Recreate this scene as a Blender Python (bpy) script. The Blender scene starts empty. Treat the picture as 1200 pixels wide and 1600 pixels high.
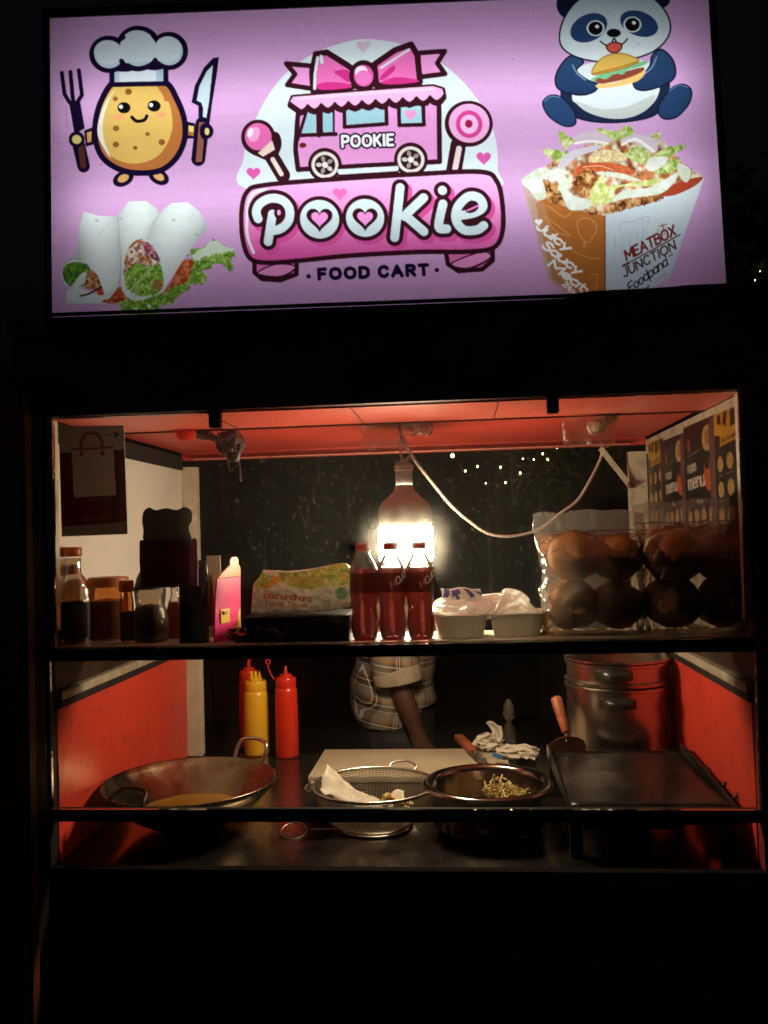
import bpy, bmesh, math, random
import numpy as np
from mathutils import Vector, Matrix, noise as mnoise
random.seed(11)
SC = bpy.context.scene
COL = SC.collection
R_ = math.radians

# ---------------------------------------------------------------- camera
FPX = 1328.6                                  # focal length in pixels of a 1200 x 1600 frame
CAM = Vector((0.753, -1.5, 1.5)); YAW, PITCH, ROLL = 0.0866, 0.0261, 0.0273
RM = Matrix.Rotation(YAW, 3, 'Z') @ Matrix.Rotation(PITCH, 3, 'X') @ Matrix.Rotation(ROLL, 3, 'Y')
cam_d = bpy.data.cameras.new('camera'); cam = bpy.data.objects.new('camera', cam_d); COL.objects.link(cam)
cam_d.sensor_width = 36; cam_d.lens = 36*FPX/1600; cam_d.clip_start = .02; cam_d.clip_end = 400
_r, _f, _u = RM.col[0], RM.col[1], RM.col[2]
cam.matrix_world = Matrix(((_r.x, _u.x, -_f.x, CAM.x), (_r.y, _u.y, -_f.y, CAM.y), (_r.z, _u.z, -_f.z, CAM.z), (0, 0, 0, 1)))
SC.camera = cam

# ---------------------------------------------------------------- night sky, exposure
w = bpy.data.worlds.new('World'); SC.world = w; w.use_nodes = True
_nt = w.node_tree; _bg = _nt.nodes['Background']; _sky = _nt.nodes.new('ShaderNodeTexSky')
_sky.sky_type = 'NISHITA'; _sky.sun_disc = False; _sky.sun_elevation = R_(-4); _sky.sun_rotation = R_(200)
_nt.links.new(_sky.outputs[0], _bg.inputs[0]); _bg.inputs[1].default_value = 0.12
vs = SC.view_settings; vs.view_transform = 'Standard'; vs.look = 'None'; vs.exposure = 0; vs.gamma = 1; vs.use_curve_mapping = False
SC.render.engine = 'CYCLES'
cy = SC.cycles; cy.use_adaptive_sampling = True; cy.adaptive_threshold = .02; cy.use_denoising = True; cy.max_bounces = 9; cy.diffuse_bounces = 3; cy.glossy_bounces = 4
cy.transmission_bounces = 8; cy.transparent_max_bounces = 18; cy.sample_clamp_indirect = 6; cy.caustics_refractive = True; cy.blur_glossy = .6

def ray(px, py):
    d = RM @ Vector(((px-600)/FPX, 1, (800-py)/FPX)); return d
def at(px, py, y):                            # where a measured direction meets the upright plane at depth y
    d = ray(px, py); return CAM + d*((y-CAM.y)/d.y)
def atz(px, py, z):                           # ... or the level at height z
    d = ray(px, py); return CAM + d*((z-CAM.z)/d.z)

# ---------------------------------------------------------------- materials
def new_mat(name):
    m = bpy.data.materials.new(name); m.use_nodes = True
    return m, m.node_tree, m.node_tree.nodes['Principled BSDF']
def lin(c):
    if isinstance(c, (int, float)): c = (c, c, c)
    return tuple(c)+(1,)
def pm(name, col, rough=.5, metal=0., var=.2, sc=18., bump=.0, bsc=60., spec=.5, trans=0., ior=1.45, rvar=.15, stretch=(1, 1, 1), dirt=None, dsc=6., damt=.5, coat=0., sss=0., alpha=None, aniso=0.):
    m, nt, b = new_mat(name); N = nt.nodes; L = nt.links
    tc = N.new('ShaderNodeTexCoord'); mp = N.new('ShaderNodeMapping'); L.new(tc.outputs['Object'], mp.inputs[0]); mp.inputs['Scale'].default_value = stretch
    no = N.new('ShaderNodeTexNoise'); no.inputs['Scale'].default_value = sc; no.inputs['Detail'].default_value = 6; no.inputs['Roughness'].default_value = .65
    L.new(mp.outputs[0], no.inputs[0])
    mr = N.new('ShaderNodeMapRange'); mr.inputs[1].default_value = .3; mr.inputs[2].default_value = .7; mr.inputs[3].default_value = 1-var; mr.inputs[4].default_value = 1+var*.5
    L.new(no.outputs[0], mr.inputs[0])
    mx = N.new('ShaderNodeMix'); mx.data_type = 'RGBA'; mx.blend_type = 'MULTIPLY'; mx.inputs[0].default_value = 1
    mx.inputs[6].default_value = lin(col); L.new(mr.outputs[0], mx.inputs[7]); out = mx.outputs[2]
    if dirt is not None:
        n2 = N.new('ShaderNodeTexNoise'); n2.inputs['Scale'].default_value = dsc; n2.inputs['Detail'].default_value = 8; n2.inputs['Roughness'].default_value = .7
        L.new(tc.outputs['Object'], n2.inputs[0]); r2 = N.new('ShaderNodeMapRange'); r2.inputs[1].default_value = .52; r2.inputs[2].default_value = .72; r2.inputs[3].default_value = 0; r2.inputs[4].default_value = damt
        L.new(n2.outputs[0], r2.inputs[0]); m2 = N.new('ShaderNodeMix'); m2.data_type = 'RGBA'; L.new(r2.outputs[0], m2.inputs[0]); L.new(out, m2.inputs[6]); m2.inputs[7].default_value = lin(dirt); out = m2.outputs[2]
    L.new(out, b.inputs['Base Color'])
    rr = N.new('ShaderNodeMapRange'); rr.inputs[1].default_value = .3; rr.inputs[2].default_value = .7; rr.inputs[3].default_value = max(rough-rvar*.5, .02); rr.inputs[4].default_value = min(rough+rvar*.5, 1)
    L.new(no.outputs[0], rr.inputs[0]); L.new(rr.outputs[0], b.inputs['Roughness'])
    b.inputs['Metallic'].default_value = metal; b.inputs['Specular IOR Level'].default_value = spec
    b.inputs['Transmission Weight'].default_value = trans; b.inputs['IOR'].default_value = ior; b.inputs['Coat Weight'].default_value = coat
    if sss: b.inputs['Subsurface Weight'].default_value = sss; b.inputs['Subsurface Radius'].default_value = (.02, .008, .004)
    if aniso: b.inputs['Anisotropic'].default_value = aniso; tg = N.new('ShaderNodeTangent'); tg.direction_type = 'RADIAL'; tg.axis = 'Z'; L.new(tg.outputs[0], b.inputs['Tangent'])
    if alpha is not None: b.inputs['Alpha'].default_value = alpha
    if bump:
        n3 = N.new('ShaderNodeTexNoise'); n3.inputs['Scale'].default_value = bsc; n3.inputs['Detail'].default_value = 5; L.new(mp.outputs[0], n3.inputs[0])
        bp = N.new('ShaderNodeBump'); bp.inputs['Strength'].default_value = bump; bp.inputs['Distance'].default_value = .004; L.new(n3.outputs[0], bp.inputs['Height']); L.new(bp.outputs[0], b.inputs['Normal'])
    return m
def emat(name, col, s):
    m, nt, b = new_mat(name); b.inputs['Base Color'].default_value = lin(col); b.inputs['Emission Color'].default_value = lin(col); b.inputs['Emission Strength'].default_value = s
    return m
def art_mat(name, trans=0., rough=.5, spec=.4, gain=1.):      # colour from the sheet's own print, optionally let through from behind
    m, nt, b = new_mat(name); N = nt.nodes; L = nt.links
    a = N.new('ShaderNodeVertexColor'); a.layer_name = 'print'; L.new(a.outputs[0], b.inputs['Base Color'])
    b.inputs['Roughness'].default_value = rough; b.inputs['Specular IOR Level'].default_value = spec
    if trans:
        t = N.new('ShaderNodeBsdfTranslucent'); L.new(a.outputs[0], t.inputs[0]); mx = N.new('ShaderNodeMixShader'); mx.inputs[0].default_value = trans
        L.new(b.outputs[0], mx.inputs[1]); L.new(t.outputs[0], mx.inputs[2]); L.new(mx.outputs[0], N['Material Output'].inputs[0])
    return m
def film_mat(name, tint=(1, 1, 1), body=.06, scat=.0, rough=.12, wr=0., wsc=30., milky=(.9, .9, .9), gl=1.):   # thin clear plastic or glass sheet: see-through, a skin of shine, some haze
    m, nt, b = new_mat(name); N = nt.nodes; L = nt.links; N.remove(b)
    tr = N.new('ShaderNodeBsdfTransparent'); tr.inputs[0].default_value = lin(tint)
    g = N.new('ShaderNodeBsdfGlossy'); g.inputs['Roughness'].default_value = rough
    d = N.new('ShaderNodeBsdfDiffuse'); d.inputs[0].default_value = lin(milky); tl = N.new('ShaderNodeBsdfTranslucent'); tl.inputs[0].default_value = lin(milky)
    dm = N.new('ShaderNodeMixShader'); dm.inputs[0].default_value = .5; L.new(d.outputs[0], dm.inputs[1]); L.new(tl.outputs[0], dm.inputs[2])
    m1 = N.new('ShaderNodeMixShader'); m1.inputs[0].default_value = body; L.new(tr.outputs[0], m1.inputs[1]); L.new(dm.outputs[0], m1.inputs[2])
    fr = N.new('ShaderNodeFresnel'); fr.inputs[0].default_value = 1.4; mm = N.new('ShaderNodeMath'); mm.operation = 'MULTIPLY'; mm.inputs[1].default_value = gl; L.new(fr.outputs[0], mm.inputs[0])
    m2 = N.new('ShaderNodeMixShader'); L.new(mm.outputs[0], m2.inputs[0]); L.new(m1.outputs[0], m2.inputs[1]); L.new(g.outputs[0], m2.inputs[2])
    L.new(m2.outputs[0], N['Material Output'].inputs[0])
    if wr:
        tc = N.new('ShaderNodeTexCoord'); no = N.new('ShaderNodeTexNoise'); no.inputs['Scale'].default_value = wsc; no.inputs['Detail'].default_value = 3; no.inputs['Distortion'].default_value = 1.2; L.new(tc.outputs['Object'], no.inputs[0])
        bp = N.new('ShaderNodeBump'); bp.inputs['Strength'].default_value = wr; bp.inputs['Distance'].default_value = .01; L.new(no.outputs[0], bp.inputs['Height'])
        L.new(bp.outputs[0], g.inputs['Normal']); L.new(bp.outputs[0], fr.inputs['Normal'])
    return m

# ---------------------------------------------------------------- mesh building
def bez(P, n=8):                              # smooth path through points
    P = [Vector(p) for p in P]; out = []
    for i in range(len(P)-1):
        p0, p1, p2, p3 = P[max(i-1, 0)], P[i], P[i+1], P[min(i+2, len(P)-1)]
        for k in range(n):
            t = k/n; out.append(.5*((2*p1)+(-p0+p2)*t+(2*p0-5*p1+4*p2-p3)*t*t+(-p0+3*p1-3*p2+p3)*t**3))
    return out+[P[-1]]
class MB:
    def __init__(s): s.v = []; s.f = []
    def add(s, v, f):
        o = len(s.v); s.v += [Vector(p) for p in v]; s.f += [tuple(o+i for i in q) for q in f]; return s
    def box(s, x0, x1, y0, y1, z0, z1, c=0.):
        if x1 < x0: x0, x1 = x1, x0
        if c <= 0:
            V = [(x, y, z) for x in (x0, x1) for y in (y0, y1) for z in (z0, z1)]
            return s.add(V, [(0, 1, 3, 2), (4, 6, 7, 5), (0, 4, 5, 1), (2, 3, 7, 6), (0, 2, 6, 4), (1, 5, 7, 3)])
        c = min(c, (x1-x0)*.45, (y1-y0)*.45, (z1-z0)*.45)
        bm = bmesh.new(); bmesh.ops.create_cube(bm, size=1)
        for v in bm.verts: v.co = Vector((x0+(v.co.x+.5)*(x1-x0), y0+(v.co.y+.5)*(y1-y0), z0+(v.co.z+.5)*(z1-z0)))
        bmesh.ops.bevel(bm, geom=bm.edges[:], offset=c, segments=2, profile=.7, affect='EDGES')
        bm.verts.index_update(); s.add([v.co.copy() for v in bm.verts], [[v.index for v in f.verts] for f in bm.faces]); bm.free(); return s
    def obox(s, a, b, wd, th, up=(0, 0, 1), c=0.):      # a bar from a to b
        a, b = Vector(a), Vector(b); d = b-a; L = d.length; d.normalize(); sx = d.cross(Vector(up)).normalized(); u = sx.cross(d)
        t = MB().box(-wd/2, wd/2, 0, L, -th/2, th/2, c)
        return s.add([a+sx*p.x+d*p.y+u*p.z for p in t.v], t.f)
    def lathe(s, c, prof, n=32, ax=(0, 0, 1), cap=False, mod=None):
        c = Vector(c); ax = Vector(ax).normalized(); q = ax.to_track_quat('Z', 'Y'); V = []; F = []
        for i, (r, z) in enumerate(prof):
            for k in range(n):
                t = 2*math.pi*k/n; rr = r if mod is None else mod(r, z, t); V.append(c+q @ Vector((rr*math.cos(t), rr*math.sin(t), z)))
        for i in range(len(prof)-1):
            for k in range(n): F.append((i*n+k, i*n+(k+1) % n, (i+1)*n+(k+1) % n, (i+1)*n+k))
        if cap: F.append(tuple(range(n-1, -1, -1))); F.append(tuple((len(prof)-1)*n+k for k in range(n)))
        return s.add(V, F)
    def tube(s, path, r, n=8, cap=True, closed=False):
        P = [Vector(p) for p in path]; V = []; F = []; m = len(P); up = Vector((.13, .29, .95)); rs = r if hasattr(r, '__len__') else [r]*m
        for i, p in enumerate(P):
            d = (P[(i+1) % m]-P[i-1]) if closed else (P[min(i+1, m-1)]-P[max(i-1, 0)])
            d.normalize(); a = d.cross(up)
            if a.length < 1e-4: a = d.cross(Vector((1, 0, 0)))
            a.normalize(); up = a.cross(d); b = d.cross(a)
            for k in range(n):
                t = 2*math.pi*k/n; V.append(p+(a*math.cos(t)+b*math.sin(t))*rs[i])
        for i in range(m if closed else m-1):
            j = (i+1) % m
            for k in range(n): F.append((i*n+k, i*n+(k+1) % n, j*n+(k+1) % n, j*n+k))
        if cap and not closed: F.append(tuple(range(n-1, -1, -1))); F.append(tuple((m-1)*n+k for k in range(n)))
        return s.add(V, F)
    def prism(s, pts, o, ux, uy, th):         # outline (2-d points) in the frame o,ux,uy, given thickness
        o, ux, uy = Vector(o), Vector(ux), Vector(uy); nz = ux.cross(uy).normalized(); n = len(pts)
        A = [o+ux*p[0]+uy*p[1] for p in pts]; B = [p+nz*th for p in A]
        return s.add(A+B, [tuple(range(n-1, -1, -1)), tuple(range(n, 2*n))]+[(i, (i+1) % n, n+(i+1) % n, n+i) for i in range(n)])
    def grid(s, fn, nu, nv, wrap=False):
        V = [fn(i/nu, j/nv) for j in range(nv+1) for i in range(nu if wrap else nu+1)]; k = nu if wrap else nu+1
        F = [(j*k+i, j*k+(i+1) % k, (j+1)*k+(i+1) % k, (j+1)*k+i) for j in range(nv) for i in range(nu)]
        return s.add(V, F)
    def loft(s, rings, cap=True):             # list of point rings of equal length
        n = len(rings[0]); V = [p for r in rings for p in r]; F = []
        for i in range(len(rings)-1):
            for k in range(n): F.append((i*n+k, i*n+(k+1) % n, (i+1)*n+(k+1) % n, (i+1)*n+k))
        if cap: F.append(tuple(range(n-1, -1, -1))); F.append(tuple((len(rings)-1)*n+k for k in range(n)))
        return s.add(V, F)
    def build(s, name, m, parent=None, smooth=False, sub=0, solid=0., bev=0., fix=True, kind=None, rim=True):
        org = Vector((0, 0, 0)); p = parent
        while p is not None: org += p.location; p = p.parent
        me = bpy.data.meshes.new(name); me.from_pydata([tuple(v-org) for v in s.v], [], s.f)
        if fix:
            bm = bmesh.new(); bm.from_mesh(me); bmesh.ops.recalc_face_normals(bm, faces=bm.faces[:]); bm.to_mesh(me); bm.free()
        o = bpy.data.objects.new(name, me); COL.objects.link(o); o.parent = parent
        if m is not None: me.materials.append(m)
        if smooth is True: me.polygons.foreach_set('use_smooth', [True]*len(me.polygons))
        elif smooth: me.polygons.foreach_set('use_smooth', [True]*len(me.polygons)); me.set_sharp_from_angle(angle=R_(smooth))
        if solid: q = o.modifiers.new('solid', 'SOLIDIFY'); q.thickness = solid; q.offset = 0; q.use_rim = rim
        if bev: q = o.modifiers.new('bevel', 'BEVEL'); q.width = bev; q.segments = 2; q.limit_method = 'ANGLE'
        if sub: q = o.modifiers.new('sub', 'SUBSURF'); q.levels = sub; q.render_levels = sub
        if kind: o['kind'] = kind
        return o
def thing(name, loc, label, cat, group=None):
    o = bpy.data.objects.new(name, None); COL.objects.link(o); o.location = loc; o.empty_display_size = .05; return tag(o, label, cat, group)
def tag(o, label, cat, group=None, kind=None):
    o['label'] = label; o['category'] = cat
    if group: o['group'] = group
    if kind: o['kind'] = kind
    return o
def copy_tree(o, parent=None):
    c = o.copy(); COL.objects.link(c); c.parent = parent
    for ch in list(o.children): copy_tree(ch, c)
    return c
def art_sheet(name, A, m, parent, pos, px, nu, nv, smooth=True, gain=1.):
    """sheet whose vertex (u,v) stands at pos(u,v) and shows the drawing at point px(u,v)"""
    Pn = np.array([[tuple(pos(i/nu, j/nv)) for i in range(nu+1)] for j in range(nv+1)], np.float32) if callable(pos) else pos.astype(np.float32)
    org = Vector((0, 0, 0)); p = parent
    while p is not None: org += p.location; p = p.parent
    Pn = (Pn-np.array(org, np.float32)).reshape(-1, 3); me = bpy.data.meshes.new(name); k = nu+1
    I, J = np.meshgrid(np.arange(nu), np.arange(nv)); a0 = (J*k+I).ravel(); lp = np.stack([a0, a0+k, a0+k+1, a0+1], 1).astype(np.int32).ravel()
    me.vertices.add(len(Pn)); me.vertices.foreach_set('co', Pn.ravel()); me.loops.add(len(lp)); me.loops.foreach_set('vertex_index', lp)
    me.polygons.add(len(a0)); me.polygons.foreach_set('loop_start', np.arange(len(a0), dtype=np.int32)*4); me.update(calc_edges=True)
    me.polygons.foreach_set('use_smooth', np.ones(len(a0), bool)); me.materials.append(m)
    o = bpy.data.objects.new(name, me); COL.objects.link(o); o.parent = parent
    U, V = np.meshgrid(np.arange(nu+1)/nu, np.arange(nv+1)/nv); X, Y = px(U, V)
    X = np.clip((X-A.x0)*A.sc-.5, 0, A.W-1.001); Y = np.clip((Y-A.y0)*A.sc-.5, 0, A.H-1.001)
    xi, yi = X.astype(int), Y.astype(int); fx, fy = (X-xi)[..., None], (Y-yi)[..., None]; a = A.a
    c = (a[yi, xi]*(1-fx)+a[yi, np.minimum(xi+1, A.W-1)]*fx)*(1-fy)+(a[np.minimum(yi+1, A.H-1), xi]*(1-fx)+a[np.minimum(yi+1, A.H-1), np.minimum(xi+1, A.W-1)]*fx)*fy
    c = np.clip(c, 0, 1); c = np.where(c <= .04045, c/12.92, ((c+.055)/1.055)**2.4)*gain
    at_ = o.data.color_attributes.new('print', 'FLOAT_COLOR', 'POINT'); q = np.ones((c.shape[0]*c.shape[1], 4), np.float32); q[:, :3] = c.reshape(-1, 3); at_.data.foreach_set('color', q.ravel())
    return o
TUBE, BULB = 6.6, 132.
# ---------------------------------------------------------------- flat print: a small vector rasteriser
# prints (sign face, posters, packets) are drawn here as shapes and stored as colour attributes of real sheets
def catmull(P, closed=False, n=6):
    P = np.asarray(P, float); m = len(P); out = []
    rng = range(m if closed else m - 1)
    for i in rng:
        if closed: p0, p1, p2, p3 = P[(i-1) % m], P[i], P[(i+1) % m], P[(i+2) % m]
        else: p0, p1, p2, p3 = P[max(i-1, 0)], P[i], P[i+1], P[min(i+2, m-1)]
        for k in range(n):
            t = k / n
            out.append(.5*((2*p1) + (-p0+p2)*t + (2*p0-5*p1+4*p2-p3)*t*t + (-p0+3*p1-3*p2+p3)*t**3))
    if not closed: out.append(P[-1])
    return np.array(out)

def vnoise(X, Y, seed=0):
    xi = np.floor(X).astype(np.int64); yi = np.floor(Y).astype(np.int64)
    fx = X - xi; fy = Y - yi; fx = fx*fx*(3-2*fx); fy = fy*fy*(3-2*fy)
    def h(a, b):
        v = (a*374761393 + b*668265263 + seed*1442695) & 0x7fffffff
        v = ((v ^ (v >> 13))*1274126177) & 0x7fffffff
        return ((v ^ (v >> 16)) & 0xffff)/65535.
    return (h(xi, yi)*(1-fx)+h(xi+1, yi)*fx)*(1-fy) + (h(xi, yi+1)*(1-fx)+h(xi+1, yi+1)*fx)*fy

GLYPH = {}
def _g(ch, adv, spec):
    S = []
    for st in spec.split(';'):
        sm = st.startswith('~'); pts = [tuple(map(float, q.split(','))) for q in st.lstrip('~').split()]
        S.append(catmull(pts, n=5) if sm and len(pts) > 2 else np.array(pts))
    GLYPH[ch] = (adv, S)
for _l in '''A .72|0,0 .36,1 .72,0;.14,.34 .58,.34
B .56|0,0 0,1;~0,1 .3,1 .5,.88 .48,.63 .3,.53 0,.53;~0,.53 .33,.53 .57,.42 .57,.12 .35,0 0,0
C .62|~.62,.82 .45,.99 .2,.95 .03,.7 .03,.3 .2,.05 .45,.01 .62,.18
D .64|0,0 0,1;~0,1 .3,1 .56,.85 .64,.5 .56,.15 .3,0 0,0
E .5|.5,1 0,1 0,0 .5,0;0,.52 .42,.52
F .5|.5,1 0,1 0,0;0,.52 .42,.52
H .6|0,0 0,1;.6,0 .6,1;0,.5 .6,.5
I .02|.01,0 .01,1
J .42|~.4,1 .4,.6 .4,.25 .3,.03 .12,.0 0,.14
K .56|0,0 0,1;.54,1 0,.42;.18,.58 .56,0
L .46|0,1 0,0 .46,0
M .8|0,0 0,1 .4,.3 .8,1 .8,0
N .62|0,0 0,1 .62,0 .62,1
O .74|~.37,1 .1,.87 0,.5 .1,.13 .37,0 .64,.13 .74,.5 .64,.87 .37,1
P .54|0,0 0,1;~0,1 .35,1 .54,.88 .54,.6 .35,.47 0,.47
R .56|0,0 0,1;~0,1 .35,1 .54,.88 .54,.62 .35,.5 0,.5;.28,.5 .56,0
S .5|~.5,.85 .3,1 .08,.92 .04,.72 .22,.54 .44,.42 .5,.2 .36,.03 .14,.02 0,.16
T .62|0,1 .62,1;.31,1 .31,0
U .6|~0,1 0,.5 .06,.12 .3,0 .54,.12 .6,.5 .6,1
W .9|0,1 .22,0 .45,.75 .68,0 .9,1
X .6|0,0 .6,1;0,1 .6,0
Y .6|0,1 .3,.5 .6,1;.3,.5 .3,0
a .48|~.46,.52 .25,.66 .03,.48 .03,.17 .24,0 .46,.15;.48,.64 .48,0
b .48|0,1 0,0;~0,.5 .25,.66 .47,.5 .47,.16 .25,0 0,.15
c .44|~.44,.54 .25,.66 .03,.48 .03,.17 .25,0 .44,.12
d .48|.48,1 .48,0;~.48,.5 .24,.66 .02,.5 .02,.16 .24,0 .48,.15
e .48|~.03,.34 .47,.36 .42,.58 .24,.66 .03,.48 .03,.17 .24,0 .45,.12
f .3|~.34,.95 .2,1 .11,.85 .11,.5 .11,0;0,.62 .3,.62
g .48|~.46,.52 .25,.66 .03,.48 .03,.17 .24,0 .46,.15;~.48,.64 .48,0 .4,-.25 .2,-.3 .02,-.2
h .46|0,1 0,0;~0,.45 .22,.66 .44,.52 .46,.3 .46,0
i .02|.01,.64 .01,0;.01,.92 .011,.93
k .44|0,1 0,0;.42,.64 0,.28;.14,.4 .44,0
l .02|.01,1 .01,0
m .74|0,.64 0,0;~0,.45 .19,.66 .36,.5 .37,.3 .37,0;~.37,.45 .56,.66 .73,.5 .74,.3 .74,0
n .46|0,.64 0,0;~0,.45 .22,.66 .44,.52 .46,.3 .46,0
o .5|~.25,.65 .05,.52 .02,.2 .25,0 .47,.2 .45,.52 .25,.65
p .48|0,.64 0,-.32;~0,.5 .25,.66 .47,.5 .47,.16 .25,0 0,.15
r .32|0,.64 0,0;~0,.42 .14,.62 .32,.62
s .38|~.38,.55 .2,.66 .04,.54 .1,.38 .3,.28 .37,.12 .2,0 0,.1
t .3|.12,.92 .12,.1 .3,0;0,.64 .3,.64
u .46|~0,.64 0,.25 .06,.04 .24,0 .46,.2;.46,.64 .46,0
v .44|0,.64 .22,0 .44,.64
w .7|0,.64 .17,0 .35,.52 .53,0 .7,.64
y .46|0,.64 .24,.02;.46,.64 .12,-.3
0 .5|~.25,1 .05,.85 .02,.2 .25,0 .47,.2 .45,.85 .25,1
1 .2|0,.8 .15,1 .15,0
2 .5|~0,.8 .2,1 .45,.85 .4,.55 .05,.05;0,.0 .5,.0
5 .5|.48,1 .06,1 .03,.55;~.03,.55 .3,.62 .5,.4 .42,.08 .2,0 0,.1
9 .5|~.45,.7 .25,.45 .03,.65 .1,.95 .35,.98 .46,.7 .4,.3 .2,0
- .3|0,.4 .3,.4
. .02|.01,0 .011,0'''.split('\n'):
    _h, _s = _l.split('|'); _c, _a = _h.split(' '); _g(_c, float(_a), _s)

class Art:
    def __init__(s, x0, y0, w, h, sc, bg):
        s.x0, s.y0, s.sc = x0, y0, sc
        s.W, s.H = int(w*sc), int(h*sc)
        s.a = np.empty((s.H, s.W, 3)); s.a[:] = np.array(bg)/255.
        s.o = (0, 0, 1.); s.thin = 1.
    def at(s, ox, oy, k): s.o = (ox, oy, k); return s
    def P(s, pts):
        ox, oy, k = s.o
        return (np.asarray(pts, float)/k + [ox - s.x0, oy - s.y0])*s.sc
    def box(s, p, m):
        x0 = max(int(p[:, 0].min()-m), 0); x1 = min(int(p[:, 0].max()+m)+2, s.W)
        y0 = max(int(p[:, 1].min()-m), 0); y1 = min(int(p[:, 1].max()+m)+2, s.H)
        if x1 <= x0 or y1 <= y0: return None
        X, Y = np.meshgrid(np.arange(x0, x1)+.5, np.arange(y0, y1)+.5)
        return x0, x1, y0, y1, X, Y
    def put(s, b, m, col):
        x0, x1, y0, y1, X, Y = b
        if callable(col):
            ox, oy, k = s.o
            c = col(((X/s.sc + s.x0) - ox)*k, ((Y/s.sc + s.y0) - oy)*k)/255.
        else: c = np.array(col)/255.
        s.a[y0:y1, x0:x1] += (c - s.a[y0:y1, x0:x1])*m[..., None]
    @staticmethod
    def dist(p, X, Y, closed):
        d = np.full(X.shape, 1e9); inside = np.zeros(X.shape, bool); n = len(p)
        for i in range(n if closed else n-1):
            ax, ay = p[i]; bx, by = p[(i+1) % n]; ex, ey = bx-ax, by-ay
            t = np.clip(((X-ax)*ex+(Y-ay)*ey)/(ex*ex+ey*ey+1e-12), 0, 1)
            d = np.minimum(d, (X-ax-t*ex)**2+(Y-ay-t*ey)**2)
            if closed and ay != by:
                inside ^= ((ay > Y) != (by > Y)) & (X < ex*(Y-ay)/(by-ay)+ax)
        return np.sqrt(d), inside
    def poly(s, pts, col=None, smooth=False, ow=0, oc=None, op=1., n=6, soft=1., rag=0):
        k = s.sc/s.o[2]; p = s.P(pts); ow = ow*s.thin
        if smooth: p = catmull(p, True, n)
        b = s.box(p, ow*k+3+soft+rag*k)
        if b is None: return s
        d, ins = s.dist(p, b[4], b[5], True); sd = np.where(ins, -d, d)
        if rag: sd = sd + (vnoise(b[4]/(rag*k*1.3), b[5]/(rag*k*1.3), 3)-.5)*2*rag*k
        if ow: s.put(b, np.clip(ow*k*.5-sd+.5, 0, 1)*op, oc)
        if col is not None: s.put(b, np.clip((-sd-(ow*k*.5 if ow else 0))/soft+.5, 0, 1)*op, col)
        return s
    def line(s, pts, w, col, smooth=False, op=1., closed=False):
        k = s.sc/s.o[2]; p = s.P(pts)
        if smooth: p = catmull(p, closed, 6)
        b = s.box(p, w*k+3)
        if b is None: return s
        d, _ = s.dist(p, b[4], b[5], closed)
        s.put(b, np.clip(w*k*.5-d+.5, 0, 1)*op, col); return s
    def lines(s, L, w, col, op=1.):          # several strokes as one shape
        k = s.sc/s.o[2]; L = [s.P(q) for q in L]; b = s.box(np.concatenate(L), w*k+3)
        if b is None: return s
        d = np.full(b[4].shape, 1e9)
        for q in L: d = np.minimum(d, s.dist(q, b[4], b[5], False)[0])
        s.put(b, np.clip(w*k*.5-d+.5, 0, 1)*op, col); return s
    def ell(s, cx, cy, rx, ry, col, rot=0, **kw):
        t = np.linspace(0, 2*np.pi, 36, endpoint=False); c, q = np.cos(rot), np.sin(rot)
        x, y = rx*np.cos(t), ry*np.sin(t)
        return s.poly(np.stack([cx+x*c-y*q, cy+x*q+y*c], 1), col, **kw)
    def heart(s, cx, cy, r, col, **kw):
        t = np.linspace(0, 2*np.pi, 40, endpoint=False)
        x = 16*np.sin(t)**3; y = 13*np.cos(t)-5*np.cos(2*t)-2*np.cos(3*t)-np.cos(4*t)
        return s.poly(np.stack([cx+x*r/16, cy-y*r/16], 1), col, **kw)
    def text(s, txt, x, y, h, w, col, rot=0., sl=0., gap=.22, xs=1., op=1., fit=None):
        c, q = np.cos(rot), np.sin(rot); adv = 0; G = []
        for ch in txt:
            if ch == ' ': adv += .45; continue
            a_, S = GLYPH[ch]
            for st in S: G.append((st[:, 0]+adv, st[:, 1]))
            adv += a_+gap
        if fit: xs = fit/((adv-gap)*h)
        L = []
        for gx, gy in G:
            X = (gx*xs+gy*sl)*h; Y = -gy*h
            L.append(np.stack([x+X*c-Y*q, y+X*q+Y*c], 1))
        for q_ in L: s.lines([q_], w, col, op)
        return s

def vgrad(y0, y1, c0, c1):
    c0, c1 = np.array(c0, float), np.array(c1, float)
    return lambda X, Y: c0 + (c1-c0)*np.clip((Y-y0)/(y1-y0), 0, 1)[..., None]
def speck(cols, f, seed=0, f2=None, amp=.28):          # mottled colour from a few picks
    cols = np.array(cols, float)
    def fn(X, Y):
        g = f2 or f; out = 0; ws = 0
        for k, c in enumerate(cols):          # every colour gets its own soft clumps: folds, not contour bands
            n = vnoise(X/f+k*17.3, Y/g-k*9.1, seed+k*3)*.6+vnoise(X/f*2.7+k*5, Y/g*2.1, seed+k*3+1)*.4
            w = np.exp(n*13)[..., None]; out = out+c*w; ws = ws+w
        lum = 1-amp/2+amp*(vnoise(X/f*1.7+Y/g, Y/g*1.7, seed+40)*.6+vnoise(X/f*5, Y/g*5, seed+41)*.4)
        return out/ws*lum[..., None]
    return fn

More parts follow.
